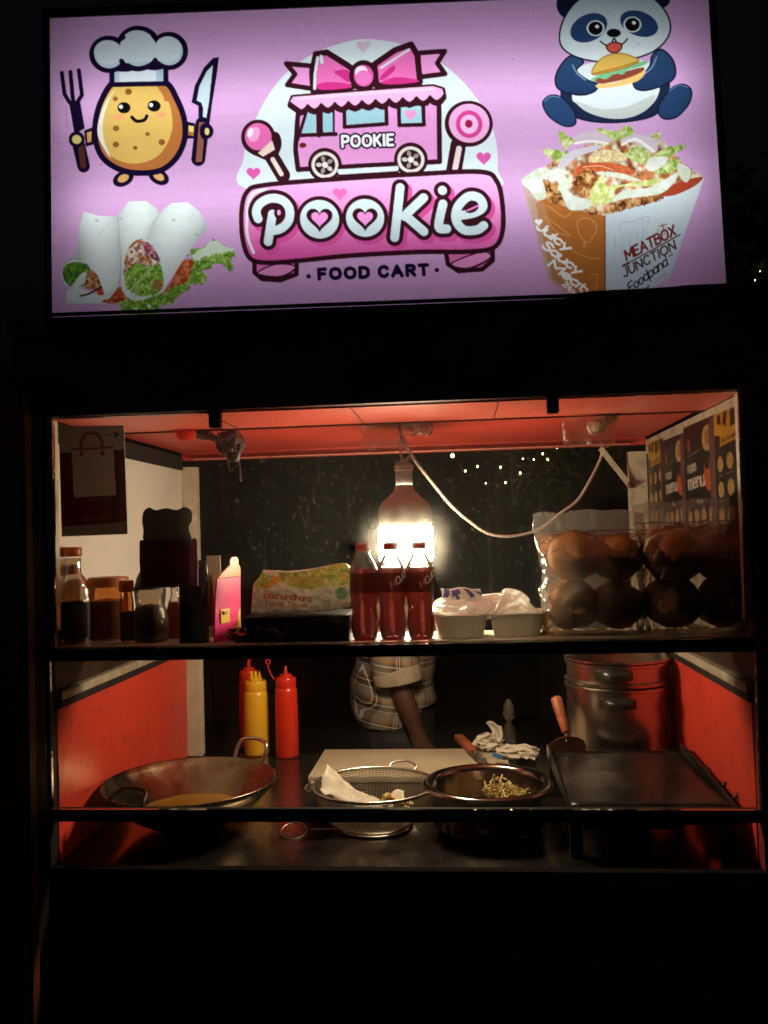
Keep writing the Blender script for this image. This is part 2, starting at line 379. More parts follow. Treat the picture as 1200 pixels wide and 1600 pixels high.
def sign_art():
    A = Art(66, -30, 1080, 540, 1.6, (202, 160, 206))
    W = (205, 224, 226); DK = (52, 20, 30); NV = (22, 12, 40)
    # ---- potato cook (upper left)
    A.at(70, 0, 3.75)
    # fork
    A.lines([[(105, 415), (120, 540), (150, 590), (195, 590), (225, 545), (208, 400)], [(157, 410), (172, 590)]], 24, NV)
    A.poly([(152, 600), (210, 590), (235, 740), (180, 770)], NV, ow=8, oc=NV)
    A.line([(195, 810), (230, 965)], 76, NV); A.line([(215, 850), (228, 960)], 36, (84, 48, 40))
    A.ell(190, 808, 48, 48, NV)
    A.poly([(235, 755), (300, 730), (300, 835), (245, 850)], NV)
    A.ell(190, 808, 28, 27, (214, 200, 120)); A.poly([(250, 768), (280, 758), (278, 820), (255, 826)], (205, 158, 96))
    # knife
    A.poly([(1045, 325), (1015, 330), (960, 385), (905, 490), (885, 585), (925, 605), (925, 700), (985, 705), (1000, 600), (1030, 430)], NV, ow=6, oc=NV)
    A.poly([(1012, 368), (975, 405), (930, 490), (912, 575), (940, 590), (950, 620), (948, 680), (968, 682), (985, 590)], (184, 206, 212))
    A.line([(945, 715), (918, 920)], 84, NV); A.ell(968, 757, 43, 45, NV)
    A.poly([(925, 702), (962, 705), (940, 935), (902, 940)], (142, 88, 70)); A.ell(958, 757, 30, 48, NV); A.ell(972, 758, 14, 22, (212, 196, 122))
    A.poly([(830, 695), (900, 710), (895, 800), (830, 800)], NV); A.poly([(862, 722), (893, 727), (890, 785), (860, 780)], (222, 198, 112)); A.poly([(861, 758), (890, 763), (888, 785), (860, 780)], (170, 100, 50))
    # feet
    for fx, fy, r in ((468, 1038, -.45), (680, 1026, .5)):
        A.ell(fx, fy, 66, 44, NV, r); A.ell(fx, fy-2, 36, 22, (206, 164, 100), r)
    # body
    body = [(420, 465), (560, 455), (725, 470), (790, 560), (835, 680), (838, 800), (790, 910), (700, 985), (575, 1005), (450, 985), (350, 920), (305, 820), (305, 700), (340, 580)]
    A.poly(body, (176, 110, 56), True, 34, NV)
    A.poly([(435, 480), (540, 470), (690, 480), (725, 540), (760, 640), (760, 760), (700, 880), (600, 940), (490, 945), (390, 900), (330, 800), (325, 700), (360, 580)], (212, 180, 96), True)
    A.poly([(440, 492), (372, 580), (322, 700), (322, 800), (395, 920), (352, 800), (352, 690), (390, 570)], (226, 226, 210), True)
    A.poly([(670, 485), (720, 490), (770, 580), (720, 580), (712, 545)], (176, 110, 56))
    for x, y, r in ((504, 524, 20), (425, 566, 14), (427, 740, 18), (616, 773, 13), (701, 821, 19), (425, 836, 18), (541, 855, 13)):
        A.ell(x, y, r, r*.9, (128, 76, 28)); A.ell(x-3, y-3, r*.6, r*.5, (150, 92, 40))
    for x, y in ((476, 619), (657, 608)):
        A.ell(x, y, 39, 33, (16, 14, 18)); A.ell(x-18, y-6, 12, 12, (225, 232, 230))
    A.ell(442, 674, 35, 17, (226, 158, 104)); A.ell(699, 659, 35, 17, (226, 158, 104))
    A.line([(524, 675), (545, 695), (572, 698), (600, 688), (613, 667)], 20, (16, 12, 18), True)
    # hat
    A.poly([(405, 380), (730, 370), (730, 475), (405, 482)], NV, ow=30, oc=NV)
    A.poly([(422, 385), (714, 375), (714, 462), (422, 468)], (206, 222, 230)); A.poly([(672, 375), (714, 375), (714, 462), (672, 462)], (164, 190, 206)); A.poly([(422, 385), (455, 385), (448, 468), (422, 468)], (170, 194, 208))
    blobs = ((390, 305, 88, 82), (568, 270, 108, 105), (750, 285, 84, 84), (480, 320, 90, 60), (660, 310, 90, 60))
    for x, y, a, b in blobs: A.ell(x, y, a+31, b+28, NV)
    for x, y, a, b in blobs[:3]: A.ell(x, y, a, b, (176, 200, 212))
    for x, y, a, b in blobs: A.ell(x-6, y-12, a-4, b-10, (196, 214, 220))
    A.line([(455, 222), (480, 205)], 24, NV); A.line([(672, 216), (655, 195)], 24, NV)
    A.line([(465, 345), (490, 372), (565, 390), (640, 368), (668, 340)], 30, NV, True)
    # ---- centre logo
    A.at(370, 40, 2.727); A.thin = .74
    A.poly([(60, 690), (45, 560), (95, 400), (200, 230), (340, 120), (500, 62), (620, 55), (760, 85), (920, 170), (1050, 310), (1120, 460), (1130, 600), (1110, 690), (600, 760)], W, True)
    A.heart(565, 82, 30, (204, 186, 206)); A.heart(88, 620, 30, (206, 90, 164)); A.heart(1072, 553, 31, (206, 90, 164))
    # cone and lollipop
    A.line([(150, 520), (215, 630)], 62, DK); A.poly([(85, 520), (180, 450), (205, 500), (170, 560), (110, 545)], DK, True, 16, DK)
    A.ell(110, 468, 74, 76, DK); A.ell(110, 465, 58, 58, (216, 104, 168)); A.ell(92, 455, 24, 34, (232, 160, 204), .4); A.ell(76, 448, 12, 22, (240, 225, 238), .3)
    A.poly([(108, 535), (170, 480), (182, 520), (130, 550)], (220, 206, 190)); A.line([(172, 562), (208, 624)], 20, (222, 210, 196))
    A.line([(965, 500), (945, 610)], 66, DK); A.ell(1010, 410, 102, 97, DK); A.ell(1012, 408, 86, 82, (224, 168, 212)); A.ell(1012, 412, 56, 58, (204, 66, 140)); A.ell(1012, 412, 38, 40, (230, 180, 220)); A.ell(1010, 410, 16, 17, (150, 30, 70))
    A.line([(968, 515), (950, 600)], 24, (222, 206, 206))
    # bow
    for q in ([(345, 165), (235, 155), (272, 200), (238, 245), (345, 262)], [(800, 112), (912, 104), (880, 155), (912, 200), (800, 215)]):
        A.poly(q, (222, 150, 206), ow=28, oc=DK)
    A.poly([(362, 115), (410, 108), (500, 165), (545, 200), (535, 250), (480, 265), (350, 275), (345, 190)], (222, 110, 178), False, 34, DK)
    A.poly([(612, 160), (700, 100), (770, 75), (795, 120), (806, 235), (700, 250), (620, 250)], (222, 110, 178), False, 34, DK)
    A.poly([(360, 255), (400, 235), (490, 240), (510, 258), (400, 268)], (196, 50, 130), True); A.poly([(640, 240), (700, 215), (790, 225), (790, 236), (700, 245)], (196, 50, 130), True)
    A.poly([(440, 190), (500, 185), (505, 235), (470, 215)], (196, 50, 130), True); A.poly([(635, 215), (690, 165), (698, 185), (650, 225)], (196, 50, 130), True)
    A.line([(370, 130), (358, 200), (355, 262)], 12, W); A.line([(640, 175), (760, 98)], 10, W); A.line([(385, 125), (388, 150)], 14, W)
    A.ell(566, 208, 62, 66, DK); A.ell(566, 208, 42, 46, (216, 90, 160)); A.ell(556, 192, 28, 26, (232, 222, 232)); A.ell(566, 215, 34, 30, (222, 120, 186))
    # van
    A.poly([(285, 340), (885, 300), (885, 570), (280, 605), (270, 520)], (218, 152, 208), False, 28, DK)
    A.poly([(318, 362), (360, 360), (360, 452), (292, 455)], (150, 196, 206)); A.line([(318, 362), (280, 480)], 14, DK)
    A.line([(290, 460), (445, 455)], 16, DK); A.line([(372, 350), (372, 458)], 22, DK)
    A.poly([(385, 352), (436, 350), (436, 450), (385, 452)], (150, 196, 206), False, 12, DK)
    A.poly([(482, 345), (660, 332), (662, 412), (482, 425)], (150, 196, 206), False, 22, DK)
    A.poly([(715, 335), (818, 325), (820, 415), (715, 418)], (158, 204, 212), False, 22, DK); A.heart(764, 372, 26, (226, 150, 196))
    top = [(262, 300), (420, 288), (640, 272), (860, 256), (900, 268)]; low = []
    for k in range(11):
        x0 = 905-k*58; low += [(x0, 300+k*4), (x0-14, 318+k*4), (x0-29, 324+k*4), (x0-44, 319+k*4)]
    aw = top+low[:-1]+[(250, 332)]
    A.poly(aw, (226, 160, 202), False, 34, DK); A.poly([(x, y-4 if i < 5 else y-16) for i, (x, y) in enumerate(aw)], (230, 172, 210))
    A.line([(275, 304), (860, 264)], 12, (236, 196, 222))
    A.text('POOKIE', 472, 508, 44, 26, NV, rot=-.035, gap=.32, sl=.02, fit=216); A.text('POOKIE', 472, 508, 44, 12, (232, 236, 238), rot=-.035, gap=.32, sl=.02, fit=216)
    A.ell(302, 502, 15, 11, (110, 30, 30))
    for x, y in ((396, 585), (763, 562)):
        A.ell(x, y, 72, 72, DK); A.ell(x, y, 58, 56, (216, 214, 206)); A.ell(x, y, 44, 42, (46, 26, 30))
        for k in range(5):
            t = k*2*np.pi/5-.6; A.ell(x+26*np.cos(t), y+26*np.sin(t), 13, 9, (196, 196, 190) if k % 2 else (150, 140, 130), t)
        A.ell(x, y, 13, 13, (222, 226, 222))
    A.line([(460, 612), (700, 598)], 22, W); A.line([(458, 596), (700, 582)], 14, DK); A.line([(458, 632), (706, 616)], 12, DK)
    # feet of the banner
    for q, sh in (([(88, 990), (270, 985), (268, 1050), (200, 1076), (120, 1072), (88, 1045)], [(100, 1050), (180, 1010), (265, 1020), (200, 1062)]),
                  ([(908, 950), (1105, 925), (1105, 985), (1060, 1022), (960, 1030), (915, 1000)], [(930, 1000), (1060, 950), (1095, 975), (1000, 1020)])):
        A.poly(q, (214, 110, 174), False, 26, DK); A.poly(sh, (176, 60, 110), True, 10, DK)
        A.poly([(x, y-2) for x, y in sh], (222, 140, 196), True, 8, DK)
    ban = [(130, 672), (400, 648), (800, 622), (1060, 612), (1125, 650), (1148, 740), (1148, 860), (1110, 930), (1000, 948), (800, 950), (500, 968), (300, 990), (150, 1002), (70, 985), (38, 900), (35, 780), (60, 700)]
    A.poly(ban, vgrad(640, 990, (230, 176, 222), (212, 84, 158)), True, 27, DK)
    A.line([(62, 760), (58, 880), (85, 960)], 12, W, True); A.line([(66, 745), (90, 705), (140, 690)], 12, W, True)
    A.heart(458, 706, 30, (222, 110, 176))
    P1 = catmull([(106, 815), (98, 785), (115, 750), (160, 728), (210, 735), (240, 770), (238, 820), (205, 855), (165, 866)]); P2 = np.array([(168, 795), (158, 850), (148, 912)])
    K1 = np.array([(716, 680), (690, 890)]); K2 = np.array([(815, 722), (732, 800)]); K3 = np.array([(738, 798), (815, 864)])
    I1 = np.array([(895, 690), (896, 691)]); I2 = catmull([(897, 748), (880, 820), (882, 850), (912, 852)])
    E1 = catmull([(958, 798), (1030, 784), (1066, 758), (1050, 722), (1005, 716), (960, 760), (952, 815), (985, 856), (1040, 856), (1068, 838)])
    LT = [P1, P2, K1, K2, K3, I1, I2, E1]; sh = np.array([14, 16])
    A.lines([q+sh for q in LT], 74, (206, 80, 152)); A.ell(384, 831, 98, 98, (206, 80, 152)); A.ell(579, 824, 97, 97, (206, 80, 152))
    A.lines(LT, 72, DK); A.ell(370, 815, 100, 98, DK); A.ell(565, 808, 98, 97, DK)
    A.lines(LT, 38, (200, 222, 224)); A.ell(370, 815, 84, 82, (200, 222, 224)); A.ell(565, 808, 82, 80, (200, 222, 224))
    A.ell(1020, 765, 30, 18, DK, -.4); A.line([(1000, 775), (1045, 755)], 8, (222, 120, 186)); A.ell(195, 790, 20, 26, DK); A.ell(196, 788, 8, 12, (222, 150, 206))
    A.heart(370, 812, 56, DK); A.heart(370, 812, 36, (230, 150, 214)); A.heart(565, 808, 54, DK); A.heart(565, 808, 34, (230, 150, 214))
    A.text('FOOD CART', 366, 1068, 40, 16, (26, 12, 44), rot=-.05, gap=.42, fit=464); A.ell(320, 1058, 10, 9, (26, 12, 44)); A.ell(868, 1026, 10, 9, (26, 12, 44))
    A.thin = 1.
    # ---- wraps (lower left, photographic print)
    A.at(70, 290, 3.75)
    tort = speck([(196, 214, 208), (206, 220, 216), (212, 224, 222)], 90, 4, amp=.04)
    GR = speck([(70, 110, 30), (112, 160, 52), (150, 190, 84), (96, 146, 40), (176, 208, 120)], 20, 7)
    leaf = [(385, 665), (430, 640), (600, 640), (700, 620), (820, 540), (880, 440), (850, 400), (880, 365), (950, 350), (1010, 312), (1060, 340), (1130, 370), (1130, 410), (1095, 425), (1115, 480), (1085, 490), (1060, 455), (1000, 460), (930, 500), (965, 525), (930, 570), (860, 580), (800, 640), (750, 690), (690, 690), (670, 740), (590, 765), (530, 760), (450, 735), (440, 695)]
    A.poly(leaf, GR, rag=13)
    A.poly([(880, 400), (950, 350), (1010, 312), (1060, 340), (1120, 365), (1080, 385), (980, 400), (900, 430)], (196, 218, 196), True, rag=8)
    A.poly([(690, 640), (760, 540), (810, 440), (878, 430), (880, 470), (840, 560), (760, 590)], speck([(150, 66, 34), (190, 96, 54), (206, 130, 84)], 24, 2), True)
    A.poly([(115, 690), (120, 610), (200, 600), (380, 660), (360, 690)], (202, 216, 214))
    A.poly([(330, 680), (420, 590), (450, 590), (480, 665), (400, 690)], speck([(120, 36, 20), (176, 66, 34), (200, 110, 70)], 18, 3))
    def roll(x0, x1, tilt):                     # print of a soft round roll: paler middle, greyer flanks
        def fn(X, Y):
            t = np.clip((X+(Y-300)*tilt-x0)/(x1-x0), 0, 1); k = (.80+.22*np.sin(np.pi*t)**.7+.02*vnoise(X/40, Y/60, 3))[..., None]
            return np.array([204., 219., 215.])*k
        return fn
    A.poly([(684, 158), (750, 95), (850, 88), (920, 140), (975, 240), (900, 320), (830, 420), (700, 612), (690, 470), (650, 370), (600, 300), (620, 230)], roll(590, 930, .35))
    A.poly([(430, 180), (500, 85), (600, 82), (660, 120), (686, 160), (640, 230), (612, 305), (560, 292), (510, 320), (460, 420), (442, 490), (425, 330)], roll(410, 690, .1))
    A.poly([(230, 147), (300, 168), (434, 180), (440, 300), (447, 480), (430, 592), (360, 672), (300, 560), (250, 460), (110, 450), (180, 390), (205, 220)], roll(190, 455, -.12))
    for q in ([(434, 182), (441, 300), (448, 480), (430, 590)], [(684, 160), (640, 225), (606, 300)], [(250, 462), (180, 440), (108, 452)]): A.line(q, 5, (146, 162, 156), True, op=.75)
    A.line([(684, 158), (640, 210), (605, 250)], 6, (176, 196, 192), True); A.line([(430, 180), (360, 240), (310, 290)], 5, (182, 200, 196), True)
    for x, y in ((306, 200), (455, 188), (768, 195), (905, 280)): A.ell(x, y, 10, 5, (150, 166, 160), .5, soft=5)
    A.ell(175, 520, 86, 84, (206, 222, 212)); A.poly([(95, 520), (120, 460), (190, 445), (255, 470), (265, 540), (225, 585), (140, 590)], speck([(44, 84, 20), (80, 130, 40), (120, 166, 70), (60, 104, 30)], 16, 9), True, rag=5)
    A.poly([(150, 590), (215, 510), (250, 520), (230, 570), (165, 605)], (196, 212, 200), True); A.poly([(228, 580), (262, 490), (310, 530), (325, 600), (260, 605)], speck([(90, 50, 30), (186, 140, 90), (214, 190, 140), (160, 90, 50)], 15, 11), True)
    A.poly([(300, 610), (330, 580), (348, 640), (312, 640)], (176, 70, 40)); A.line([(200, 646), (260, 630), (330, 590)], 10, (60, 24, 36), True)
    A.poly([(250, 650), (340, 640), (450, 570), (380, 660), (310, 676)], tort)
    A.poly([(450, 540), (460, 420), (510, 320), (560, 292), (610, 310), (660, 370), (690, 440), (700, 560), (695, 615), (600, 660), (520, 670), (460, 620)], tort, True)
    A.poly([(468, 540), (475, 430), (520, 335), (570, 308), (620, 325), (665, 390), (685, 470), (690, 580), (600, 640), (510, 615)], speck([(206, 200, 180), (110, 60, 26), (214, 206, 190), (170, 110, 60), (222, 216, 206), (130, 60, 80)], 22, 21), True, rag=4)
    A.poly([(580, 320), (640, 350), (685, 440), (610, 400)], speck([(130, 40, 70), (200, 160, 170), (170, 90, 110), (90, 40, 60)], 16, 5), True)
    A.line([(478, 455), (500, 370), (545, 322), (580, 330)], 14, (150, 92, 40), True); A.ell(512, 390, 26, 30, (214, 200, 176), .4); A.ell(513, 383, 8, 10, (110, 80, 60))
    A.poly([(465, 545), (500, 480), (560, 450), (600, 470), (690, 470), (696, 590), (640, 640), (560, 640), (500, 610)], GR, True, rag=8); A.line([(505, 612), (560, 550), (640, 475)], 12, (166, 190, 130))
    A.poly([(640, 560), (690, 550), (695, 600), (650, 605)], (150, 90, 50), True, op=.7)
    for x, y in ((540, 722), (615, 702)): A.ell(x, y, 13, 9, (206, 226, 226), .6)
    # ---- panda with burger (upper right, flat print)
    A.at(800, 0, 3.529)
    NB = (36, 62, 100); ND = (20, 26, 46); PW = (206, 222, 222)
    A.ell(340, 20, 64, 78, ND); A.ell(835, -10, 56, 55, ND)
    A.poly([(300, 480), (420, 430), (800, 400), (880, 440), (850, 560), (780, 630), (600, 660), (430, 650), (330, 600)], (28, 40, 66), True, 8, ND)
    A.poly([(355, 520), (380, 380), (480, 335), (700, 320), (800, 360), (830, 470), (790, 560), (690, 625), (580, 640), (450, 610), (380, 560)], PW, True)
    A.poly([(370, 540), (500, 585), (650, 575), (800, 510), (770, 580), (680, 630), (560, 640), (440, 605)], (186, 198, 192), True)
    A.poly([(350, 300), (290, 360), (265, 430), (290, 485), (400, 512), (480, 490), (492, 450), (440, 430), (380, 380), (420, 330)], vgrad(310, 515, (44, 74, 112), (30, 50, 84)), True, 9, ND)
    A.poly([(840, 265), (900, 320), (915, 400), (870, 450), (760, 485), (700, 475), (690, 430), (740, 400), (780, 350), (790, 300)], vgrad(270, 490, (44, 74, 112), (30, 50, 84)), True, 9, ND)
    A.line([(360, 350), (385, 395), (430, 430)], 7, (120, 150, 180), True); A.line([(815, 305), (790, 360), (750, 395)], 7, (120, 150, 180), True)
    A.poly([(225, 520), (195, 560), (230, 630), (310, 680), (370, 670), (365, 600), (310, 535), (270, 515)], (38, 66, 104), True, 8, ND); A.line([(205, 545), (240, 520), (290, 525)], 6, (90, 124, 156), True)
    A.poly([(960, 455), (1000, 490), (985, 560), (920, 630), (850, 640), (820, 600), (840, 540), (900, 470)], (38, 66, 104), True, 8, ND); A.line([(880, 490), (930, 458), (980, 470)], 6, (90, 124, 156), True)
    A.poly([(290, 200), (310, 110), (370, 20), (450, -30), (600, -50), (760, -30), (850, 40), (890, 130), (870, 210), (790, 280), (660, 320), (500, 330), (380, 305), (310, 260)], vgrad(0, 300, (168, 190, 194), PW), True, 9, ND)
    A.ell(450, 148, 106, 72, NB, -.45); A.ell(722, 126, 106, 66, NB, .35)
    for x, y in ((487, 150), (686, 130)):
        A.ell(x, y, 49, 43, PW); A.ell(x, y, 39, 36, (14, 14, 20)); A.ell(x+8, y-9, 11, 10, (226, 232, 232))
    A.ell(585, 176, 38, 23, (14, 14, 20)); A.line([(512, 220), (540, 240), (570, 236), (586, 205), (605, 232), (635, 232), (658, 208)], 8, (20, 20, 30), True)
    A.poly([(545, 245), (586, 225), (628, 240), (615, 272), (580, 282), (555, 270)], (196, 84, 72), True, 7, (40, 14, 20))
    A.poly([(490, 455), (600, 440), (740, 380), (745, 405), (700, 440), (600, 465), (505, 475)], (220, 186, 112), True)
    A.poly([(480, 420), (600, 395), (735, 362), (735, 385), (640, 425), (520, 450), (490, 440)], (130, 66, 50), True)
    A.poly([(460, 425), (520, 395), (640, 360), (755, 325), (755, 345), (700, 365), (660, 375), (630, 400), (590, 395), (540, 425), (500, 420), (470, 438)], (110, 184, 130), True)
    A.poly([(468, 400), (480, 350), (540, 300), (620, 285), (690, 305), (718, 330), (640, 365), (540, 390)], (204, 172, 82), True, 6, (150, 110, 40)); A.line([(475, 395), (600, 365), (715, 330)], 8, (160, 112, 40), True)
    # ---- loaded box (lower right, photographic print)
    A.at(800, 180, 3.529)
    A.poly([(75, 360), (200, 440), (525, 535), (520, 995), (390, 1000), (220, 870)], (168, 104, 48))
    A.poly([(75, 360), (200, 440), (150, 470), (240, 905), (215, 865)], (186, 166, 152))
    A.poly([(105, 430), (200, 470), (330, 985), (220, 890)], (176, 140, 112), op=.55, soft=8)
    A.poly([(525, 535), (1062, 325), (870, 860), (720, 970), (520, 995)], vgrad(330, 990, (206, 222, 226), (176, 196, 206)))
    A.line([(524, 535), (520, 995)], 7, (120, 70, 40))
    for q in ([(380, 560), (440, 550), (480, 600), (450, 660), (420, 680), (380, 620)], [(200, 540), (330, 640), (260, 620), (220, 570)], [(340, 720), (420, 760), (500, 770)], [(430, 880), (480, 850), (470, 930)], [(215, 480), (300, 540), (340, 520)]):
        A.line(q, 6, (206, 150, 84), True, closed=len(q) > 3, op=.8)
    A.line([(415, 680), (412, 700)], 14, (206, 150, 84), op=.7)
    for q in ([(600, 600), (620, 570), (690, 560), (760, 540), (740, 620)], [(620, 630), (610, 740)], [(660, 620), (655, 720)], [(700, 610), (695, 700)], [(730, 560), (725, 680)], [(575, 640), (580, 720)]):
        A.line(q, 4, (150, 168, 176), True, op=.6)
    WH = (236, 236, 232)
    for t, x, y, h_, f, w_ in (('Juicy', 150, 600, 44, 210, 13), ('Saucy', 180, 704, 44, 245, 13), ('Meaty', 214, 806, 44, 282, 13)):
        A.text(t, x, y, h_, w_, WH, rot=.66, sl=.2, gap=.12, fit=f)
    A.heart(165, 570, 22, WH); A.text('2Nuy', 290, 912, 30, 8, WH, rot=.72, fit=80)
    A.text('MEATBOX', 640, 775, 50, 11, (116, 40, 36), rot=-.49, sl=.25, gap=.2, fit=300); A.text('JUNCTION', 626, 866, 44, 9, (78, 44, 48), rot=-.51, sl=.28, gap=.22, fit=318)
    A.line([(618, 806), (928, 634)], 6, (60, 36, 40)); A.line([(618, 806), (650, 790)], 12, (110, 40, 36))
    A.poly([(808, 605), (850, 595), (845, 632), (808, 638)], None, ow=0); A.lines([[(808, 605), (808, 638), (845, 632), (850, 595)]], 4, (130, 110, 110)); A.line([(815, 590), (858, 578)], 5, (150, 60, 50)); A.line([(832, 575), (838, 605)], 5, (150, 60, 50))
    A.text('Foodpand', 655, 950, 46, 7, (44, 36, 46), rot=-.64, sl=.4, gap=.1, fit=255); A.line([(700, 962), (760, 912)], 6, (60, 50, 60)); A.line([(865, 752), (885, 742)], 5, (60, 50, 60))
    A.line([(795, 885), (850, 848)], 18, (172, 178, 180), op=.6)
    # filling
    MEAT = speck([(70, 36, 18), (150, 92, 44), (196, 150, 92), (120, 66, 30), (206, 176, 120)], 22, 31)
    LET = speck([(150, 176, 84), (196, 212, 140), (120, 152, 56), (206, 220, 170)], 26, 33)
    A.poly([(72, 350), (200, 270), (300, 200), (480, 130), (700, 110), (850, 130), (930, 230), (1060, 325), (900, 400), (700, 470), (525, 535), (350, 500), (200, 440)], speck([(196, 120, 70), (214, 214, 190), (150, 90, 44), (206, 216, 180), (120, 64, 34), (220, 224, 214)], 42, 41))
    for q in ([(195, 170), (280, 180), (330, 190), (300, 240), (240, 230)], [(280, 75), (330, 100), (370, 130), (310, 170)], [(480, 60), (600, 70), (650, 40), (690, 80), (640, 120), (540, 110)], [(780, 90), (830, 80), (820, 120), (790, 110)], [(790, 210), (860, 160), (970, 150), (900, 200), (830, 230)], [(640, 190), (720, 150), (770, 200), (740, 250), (680, 230)], [(880, 230), (930, 220), (920, 270), (860, 300), (780, 290)]):
        A.poly(q, LET, True, rag=7)
    CR = speck([(206, 218, 200), (216, 226, 218), (198, 212, 188)], 60, 51, amp=.08)
    A.poly([(360, 125), (420, 75), (520, 85), (560, 130), (480, 135)], (196, 184, 196), True); A.line([(370, 140), (450, 128), (540, 138)], 14, (226, 230, 222), True)
    A.poly([(610, 130), (690, 90), (790, 110), (815, 170), (780, 190), (700, 140)], (196, 186, 200), True); A.line([(625, 145), (700, 118), (790, 180)], 16, (226, 230, 222), True)
    A.poly([(275, 265), (330, 190), (480, 148), (500, 170), (380, 215), (300, 280)], (198, 196, 206), True)
    A.poly([(440, 240), (500, 180), (600, 180), (650, 220), (560, 240)], speck([(206, 196, 140), (222, 214, 180), (196, 170, 110)], 12, 61), True)
    A.poly([(355, 350), (380, 270), (470, 245), (600, 250), (690, 290), (660, 310), (540, 290), (420, 310)], speck([(170, 80, 44), (196, 104, 60), (180, 90, 50)], 30, 62), True); A.line([(410, 270), (500, 262), (570, 285)], 5, (226, 180, 150), True)
    A.poly([(350, 350), (430, 280), (490, 320), (470, 390), (420, 430), (370, 380)], MEAT, True, rag=5)
    A.poly([(195, 340), (250, 370), (300, 430), (290, 475), (220, 450)], MEAT, True, rag=6); A.poly([(530, 510), (620, 450), (760, 420), (840, 400), (820, 450), (640, 500), (560, 520)], MEAT, True, rag=7); A.poly([(430, 510), (470, 490), (490, 520), (450, 530)], MEAT, True, rag=4)
    A.poly([(830, 420), (900, 360), (1050, 320), (1010, 370), (900, 420)], (160, 66, 40), True)
    A.poly([(72, 345), (150, 285), (200, 275), (190, 340), (210, 430), (160, 450), (120, 400)], CR, True); A.poly([(200, 300), (270, 285), (320, 330), (340, 420), (450, 450), (440, 490), (340, 505), (300, 440), (270, 350)], CR, True)
    A.poly([(560, 460), (620, 400), (760, 380), (860, 330), (930, 290), (900, 350), (820, 415), (640, 440)], CR, True); A.poly([(480, 300), (600, 300), (720, 340), (700, 345), (580, 325)], CR, True); A.poly([(460, 470), (450, 400), (520, 310), (540, 370), (700, 350), (820, 330), (780, 370), (600, 380), (560, 460)], speck([(196, 210, 120), (216, 226, 180), (180, 196, 100)], 26, 66), True)
    A.poly([(750, 260), (780, 215), (870, 215), (830, 270), (770, 290)], CR, True); A.poly([(920, 250), (990, 280), (970, 350), (930, 320)], CR, True)
    # fine print grain and small blemishes on the vinyl
    Y, X = np.mgrid[0:A.H, 0:A.W]
    A.a *= (1 + (vnoise(X/2.2, Y/2.2, 77)-.5)*.05 + (vnoise(X/80., Y/9., 78)-.5)*.02)[..., None]
    A.o = (0, 0, 1)
    for x, y in ((84, 210), (92, 222), (84, 275), (99, 285), (160, 255), (1086, 196), (811, 90), (957, 16), (1003, 67), (85, 355), (1114, 210)):
        A.ell(x, y, .9, 1.2, (90, 60, 92), op=.7)
    A.line([(104, 165), (106, 197)], 1.2, (130, 70, 130), op=.5)
    return A
# ---------------------------------------------------------------- measures of the cart
W, D = 1.2513, .81
ZB, ZR, ZS, ZT = .9086, 1.0128, 1.3075, 1.7297
SHD = .175                                    # shelf depth

M = {}
M['red'] = pm('red_paint', (.52, .042, .024), .36, var=.08, sc=6, bump=.10, bsc=10, dirt=(.07, .018, .012), dsc=42, damt=.7)
M['redc'] = pm('red_ceiling_paint', (.44, .042, .026), .45, var=.1, sc=5, bump=.08, bsc=8, dirt=(.3, .05, .03), dsc=3, damt=.3)
M['redpale'] = pm('pale_red_paint', (.56, .085, .055), .36, var=.1, sc=5, bump=.08, bsc=8, dirt=(.6, .2, .14), dsc=3, damt=.5)  # front ceiling sheet, a paler red than the rear one
M['maroon'] = pm('maroon_paint', (.20, .020, .022), .5, var=.35, sc=5, bump=.2, bsc=20, dirt=(.05, .02, .02), dsc=4, damt=.6)
M['black'] = pm('black_iron', (.016, .014, .014), .6, var=.3, sc=25, bump=.15, bsc=70, spec=.25)
M['cream'] = pm('cream_post', (.52, .45, .34), .5, var=.2, sc=12, bump=.1, bsc=40, dirt=(.10, .05, .03), dsc=16, damt=.8)
M['panel'] = pm('white_sheet', (.60, .56, .50), .45, var=.06, sc=4, dirt=(.45, .36, .28), dsc=5, damt=.4)
M['panelr'] = pm('brown_stained_sheet', (.20, .145, .095), .4, var=.3, sc=9, dirt=(.34, .26, .18), dsc=12, damt=.6)
M['trim'] = pm('aluminium_trim', (.52, .45, .33), .4, metal=.4, var=.3, sc=20, dirt=(.12, .07, .04), dsc=22, damt=.8)
M['shelf'] = pm('shelf_laminate', (.62, .55, .45), .35, var=.15, sc=14, dirt=(.25, .14, .08), dsc=14, damt=.5)
M['steel_top'] = pm('worn_steel_sheet', (.17, .15, .13), .20, metal=.95, var=.35, sc=7, rvar=.2, bump=.04, bsc=8, dirt=(.03, .018, .012), dsc=8, damt=.7)
M['ground'] = pm('asphalt', (.045, .043, .040), .9, var=.35, sc=3, bump=.5, bsc=80)
M['darkstrip'] = pm('dark_sheet', (.030, .022, .016), .22, var=.5, sc=9, spec=.5)
M['matt'] = pm('matt_black', (.010, .009, .009), .95, var=.3, spec=0.)
M['rivet'] = pm('dark_rivet', (.09, .03, .025), .4, metal=.6)

